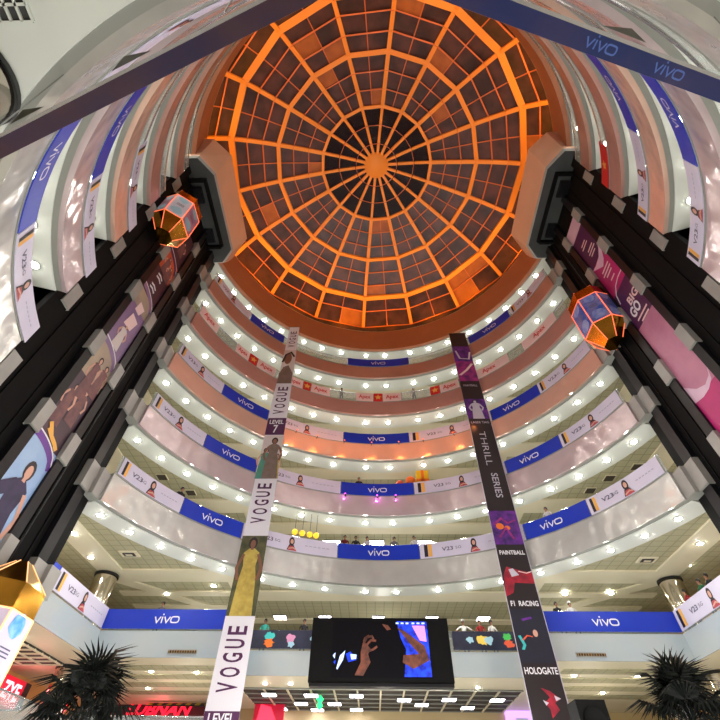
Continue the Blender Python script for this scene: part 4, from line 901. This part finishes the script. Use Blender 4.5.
CL = {n: mat('cloth_'+n, c, 0.8) for n, c in (('teal', (60, 170, 160)), ('black', (30, 30, 34)), ('white', (220, 220, 220)), ('red', (150, 36, 40)), ('green', (30, 96, 60)), ('navy', (30, 40, 90)), ('maroon', (110, 24, 34)), ('grey', (110, 110, 116)), ('denim', (50, 60, 86)))}
M_SKN = mat('brown_skin', (150, 104, 80), 0.55); M_HR = mat('black_hair', (18, 15, 15), 0.6)
hair_mb = MB(); hair_mb.lathe([(0.098, -0.06), (0.104, 0.0), (0.092, 0.06), (0.055, 0.105), (0.01, 0.118)], (0, 0.012, 1.69), M_HR, 14)
hair_src = hair_mb.build('hair'); hair_used = [False]
def person(x, y, z, face, shirt, label, pose='rail', hat=None, sc=1.0):
    """face: yaw of the look direction; 0 looks along -y"""
    me = BODY[pose].copy()
    for m in (M_SKN, CL[shirt], CL['denim']): me.materials.append(m)
    for p_ in me.polygons:
        c = p_.center; arm = abs(c.x) > 0.17 and (c.y < -0.15 or (pose == 'down' and c.z < 0.95 and abs(c.x) > 0.19))
        p_.material_index = 0 if (c.z > 1.47 or arm) else (2 if c.z < 0.95 else 1); p_.use_smooth = True
    o = bpy.data.objects.new('person', me); COL.objects.link(o); o.location = (x, y, z); o.rotation_euler = (0, 0, face); o.scale = (sc, sc, sc)
    tag(o, label, 'person')
    if not hair_used[0]: h = hair_src; hair_used[0] = True
    else: h = hair_src.copy(); COL.objects.link(h)
    h.parent = o
    mb = MB(); mb.mesh([(-0.012, -0.125, 1.62), (0.012, -0.125, 1.62), (0, -0.15, 1.61), (0, -0.12, 1.665)], [(0, 1, 2), (0, 2, 3), (2, 1, 3), (0, 3, 1)], M_SKN); mb.build('nose', o)
    for s_ in (-1, 1):
        mb = MB(); mb.lathe([(0.001, 0.0), (0.012, 0.003), (0.001, 0.008)], (0, 0, 0), M_HR, 8); e = mb.build('eye', o); e.location = (s_*0.034, -0.118, 1.655); e.rotation_euler = (RD(90), 0, 0)
    mb = MB(); mb.box((-0.022, -0.122, 1.588), (0.022, -0.112, 1.594), mat('lips', (120, 60, 56), 0.5)); mb.build('mouth', o)
    if hat:
        mb = MB(); mb.lathe([(0.11, 1.71), (0.112, 1.76), (0.08, 1.82), (0.01, 1.84)], (0, 0.01, 0), CL[hat], 14); mb.build('cap', o)
    return o
def on_ring(k, a, shirt, label, pose='rail', hat=None, r_=14.42, sc=1.0): return person(r_*cos(RD(a)), r_*sin(RD(a)), H[k], RD(a-90), shirt, label, pose, hat, sc)
person(-7.35, 15.8, 8.9, 0, 'teal', 'person in a teal shirt at the railing just right of the fashion banner')
person(-4.95, 15.8, 8.9, 0.2, 'black', 'person in black at the railing left of the video screen')
person(4.75, 15.8, 8.9, 0, 'white', 'person in white leaning wide on the railing right of the video screen', 'wide', 'white')
person(5.75, 15.8, 8.9, 0, 'red', 'person in a red shirt at the railing right of the video screen')
person(6.45, 15.8, 8.9, 0.3, 'white', 'dark-haired person in white at the railing nearest the black banner')
person(9.4, 12.45, 8.9, 0, 'black', 'person in black behind the straight blue railing right of the black banner', 'rail', None, 0.94)
person(10.15, 12.45, 8.9, 0, 'white', 'person in white with a white cap behind the straight blue railing', 'rail', 'white', 0.94)
person(15.72, 10.9, 8.9, RD(-90), 'red', 'person in a red shirt beside the right corner column', 'down')
person(15.75, 9.5, 8.9, RD(-90), 'green', 'person in a green shirt on the right side railing')
person(15.8, 8.85, 8.9, RD(-90), 'black', 'person in black beside the green shirt on the right side railing')
person(-12.6, 12.5, 8.9, 0, 'grey', 'person in grey behind the left straight blue railing', 'rail', None, 0.9)
for a, c, lab, ps in ((100.2, 'maroon', 'person in maroon left of the middle on the lowest curved balcony', 'wide'), (97.3, 'black', 'person in black left of the middle on the lowest curved balcony', 'wide'), (94.3, 'white', 'person in a white shirt near the middle of the lowest curved balcony', 'rail'), (87.1, 'grey', 'person in grey near the middle of the lowest curved balcony', 'rail'),
                      (81.8, 'white', 'person in white right of the middle on the lowest curved balcony', 'wide'), (144.8, 'black', 'person in black leaning on the lowest curved balcony at the left', 'wide'), (47.2, 'white', 'person in white on the lowest curved balcony right of the black banner', 'rail')):
    on_ring(2, a, c, lab, 'rail')
on_ring(3, 96.7, 'black', 'person in black on the second curved balcony above the blue middle banner')
on_ring(5, 103.5, 'black', 'person in black on the fourth curved balcony left of the middle'); on_ring(5, 77.5, 'grey', 'person in grey on the fourth curved balcony right of the middle')

# ------------------------------------------------------------------ palms
M_LEAF = mat('dark_palm_leaf', (16, 22, 17), 0.6, spec=0.2, noise=(3, 0.8, (9, 12, 11))); M_TRUNK = mat('palm_trunk', (62, 48, 36), 0.8, bump=(8, 0.6)); M_DRY = mat('dry_palm_leaf', (52, 42, 30), 0.7)
def frond_mesh(rnd, ln, m):
    """fan leaf: arching stalk along +x then a fan of folded blades"""
    mb = MB(); L = 0.75*ln; pts = [(L*t, 0, 0.16*sin(pi*t*0.6)) for t in (0, 0.33, 0.66, 1)]
    mb.tube(pts, 0.022, m, 5, 0.012); c = Vector(pts[-1]); nb = 21
    for i in range(nb):
        a = RD(-115+230*i/(nb-1)); l = ln*(0.62+0.18*cos(a))*(0.9+0.2*rnd.random()); d = Vector((cos(a), sin(a), 0)); pr = Vector((-sin(a), cos(a), 0)); dz = 0.1*rnd.random()
        p1 = c+d*l*0.55+Vector((0, 0, 0.07)); p2 = c+d*l+Vector((0, 0, -0.22*ln-dz*ln)); wd = 0.036*ln
        mb.mesh([c, p1+pr*wd, p1-pr*wd, p1+Vector((0, 0, 0.035)), p2], [(0, 2, 3), (0, 3, 1), (1, 3, 4), (3, 2, 4)], m)
    return mb
def palm(x, y, zc, label, seed, sc):
    rnd = random.Random(seed); root = thing('fan_palm', label, 'palm', (x, y, 0))
    mb = MB(); mb.tube([(0, 0, 0.5), (0.05, 0.02, 1.6), (0.0, 0.05, zc-0.6), (0, 0, zc)], 0.17, M_TRUNK, 10, 0.12); mb.build('trunk', root)
    mb = MB(); mb.lathe([(0.3, 0), (0.42, 0.08), (0.5, 0.55), (0.45, 0.6), (0.4, 0.5), (0.02, 0.5)], (0, 0, 0), M_COLLAR, 20); mb.build('pot', root)
    protos = [frond_mesh(rnd, sc*(0.85+0.15*i), M_LEAF if i < 3 else M_DRY).build('frond', root) for i in range(4)]
    n = 46
    for i in range(n):
        if i < 4: o = protos[i]
        else: o = protos[rnd.choice((0, 1, 2, 2, 1, 3) if i % 9 == 0 else (0, 1, 2))].copy(); COL.objects.link(o)
        t = i/(n-1); el = RD(80-125*t+rnd.uniform(-8, 8)); az = i*2.39996+rnd.uniform(-0.2, 0.2)
        o.rotation_euler = (rnd.uniform(-0.4, 0.4), -el, az); o.location = (0, 0, zc-0.35*t)
palm(-7.75, -0.75, 3.62, 'dark bushy fan palm at the lower left in front of the red glowing sign', 3, 0.82)
palm(6.85, -0.3, 3.58, 'dark bushy fan palm at the lower right corner', 11, 0.85)
# potted greens beside the right palm
mb = MB(); mb.lathe([(0.25, 0), (0.32, 0.5), (0.3, 0.55), (0.02, 0.5)], (0, 0, 0), M_COLLAR, 16)
rnd = random.Random(5); M_LIME = mat('lime_leaf', (150, 210, 40), 0.5)
for i in range(22):
    a = rnd.uniform(0, 2*pi); l = rnd.uniform(0.3, 0.6); b = Vector((0.15*cos(a), 0.15*sin(a), 0.5)); t_ = b+Vector((l*0.6*cos(a), l*0.6*sin(a), 2.35+l)); pr = Vector((-sin(a), cos(a), 0))*0.05; md = (b+t_)/2
    mb.mesh([b, md+pr, t_, md-pr], [(0, 1, 2, 3)], M_LIME)
tag(mb.build('potted_reeds', None, None), 'lime green reedy plant in a pot beside the right fan palm', 'plant').location = (5.25, -1.2, 0)

for i, (a, e) in enumerate(((91.5, 14), (101, 7), (86, 5))):
    x, y = 13.7*cos(RD(a)), 13.7*sin(RD(a))
    root = thing('fascia_tint_light', 'small pink spotlight under the second curved balcony banner', 'light', (x, y, H[3]-0.08), 'pink spotlights on the second balcony')
    mb = MB(); mb.box((-0.05, 0, -0.04), (0.05, 0.31, 0.04), M_DARK); mb.build('arm', root)
    mb = MB(); mb.lathe([(0.01, -0.03), (0.05, -0.02), (0.05, 0.03), (0.01, 0.04)], (0, 0, 0), mat('pink_lens', (255, 90, 230), emit=2), 10); mb.build('lens', root)
    lo = lamp('pink_beam', 0, 0, -0.05, e, (1.0, 0.15, 0.9), 0.05); lo.parent = root

for i, a in enumerate((58, 66, 76, 84, 93, 102, 111, 118)):  # orange lights added to imitate the dome's reflection on the fascia
    x, y = 13.6*cos(RD(a)), 13.6*sin(RD(a))
    root = thing('fascia_tint_light', 'small added orange light tinting the fascia under the third curved balcony banner', 'light', (x, y, H[4]-0.1), 'added orange lights on the third balcony')
    mb = MB(); mb.bar((0, 0, 0), (0.4*cos(RD(a)), 0.4*sin(RD(a)), 0), 0.04, 0.04, M_DARK); mb.build('arm', root)
    mb = MB(); mb.lathe([(0.01, -0.03), (0.04, -0.02), (0.04, 0.03), (0.01, 0.04)], (0, 0, 0), mat('added_orange_lens', (255, 120, 30), emit=1.5), 10); mb.build('lens', root)
    lo = lamp('orange_tint_fill', -0.75*cos(RD(a)), -0.75*sin(RD(a)), -0.6, 40, (1.0, 0.3, 0.07), 0.3); lo.parent = root

lamp('sign_glow', -15.0, 22.3, 6.9, 70, (1.0, 0.12, 0.16), 0.3)
lamp('sign_glow', -18.9, 13.5, 6.6, 40, (1.0, 0.15, 0.2), 0.3)
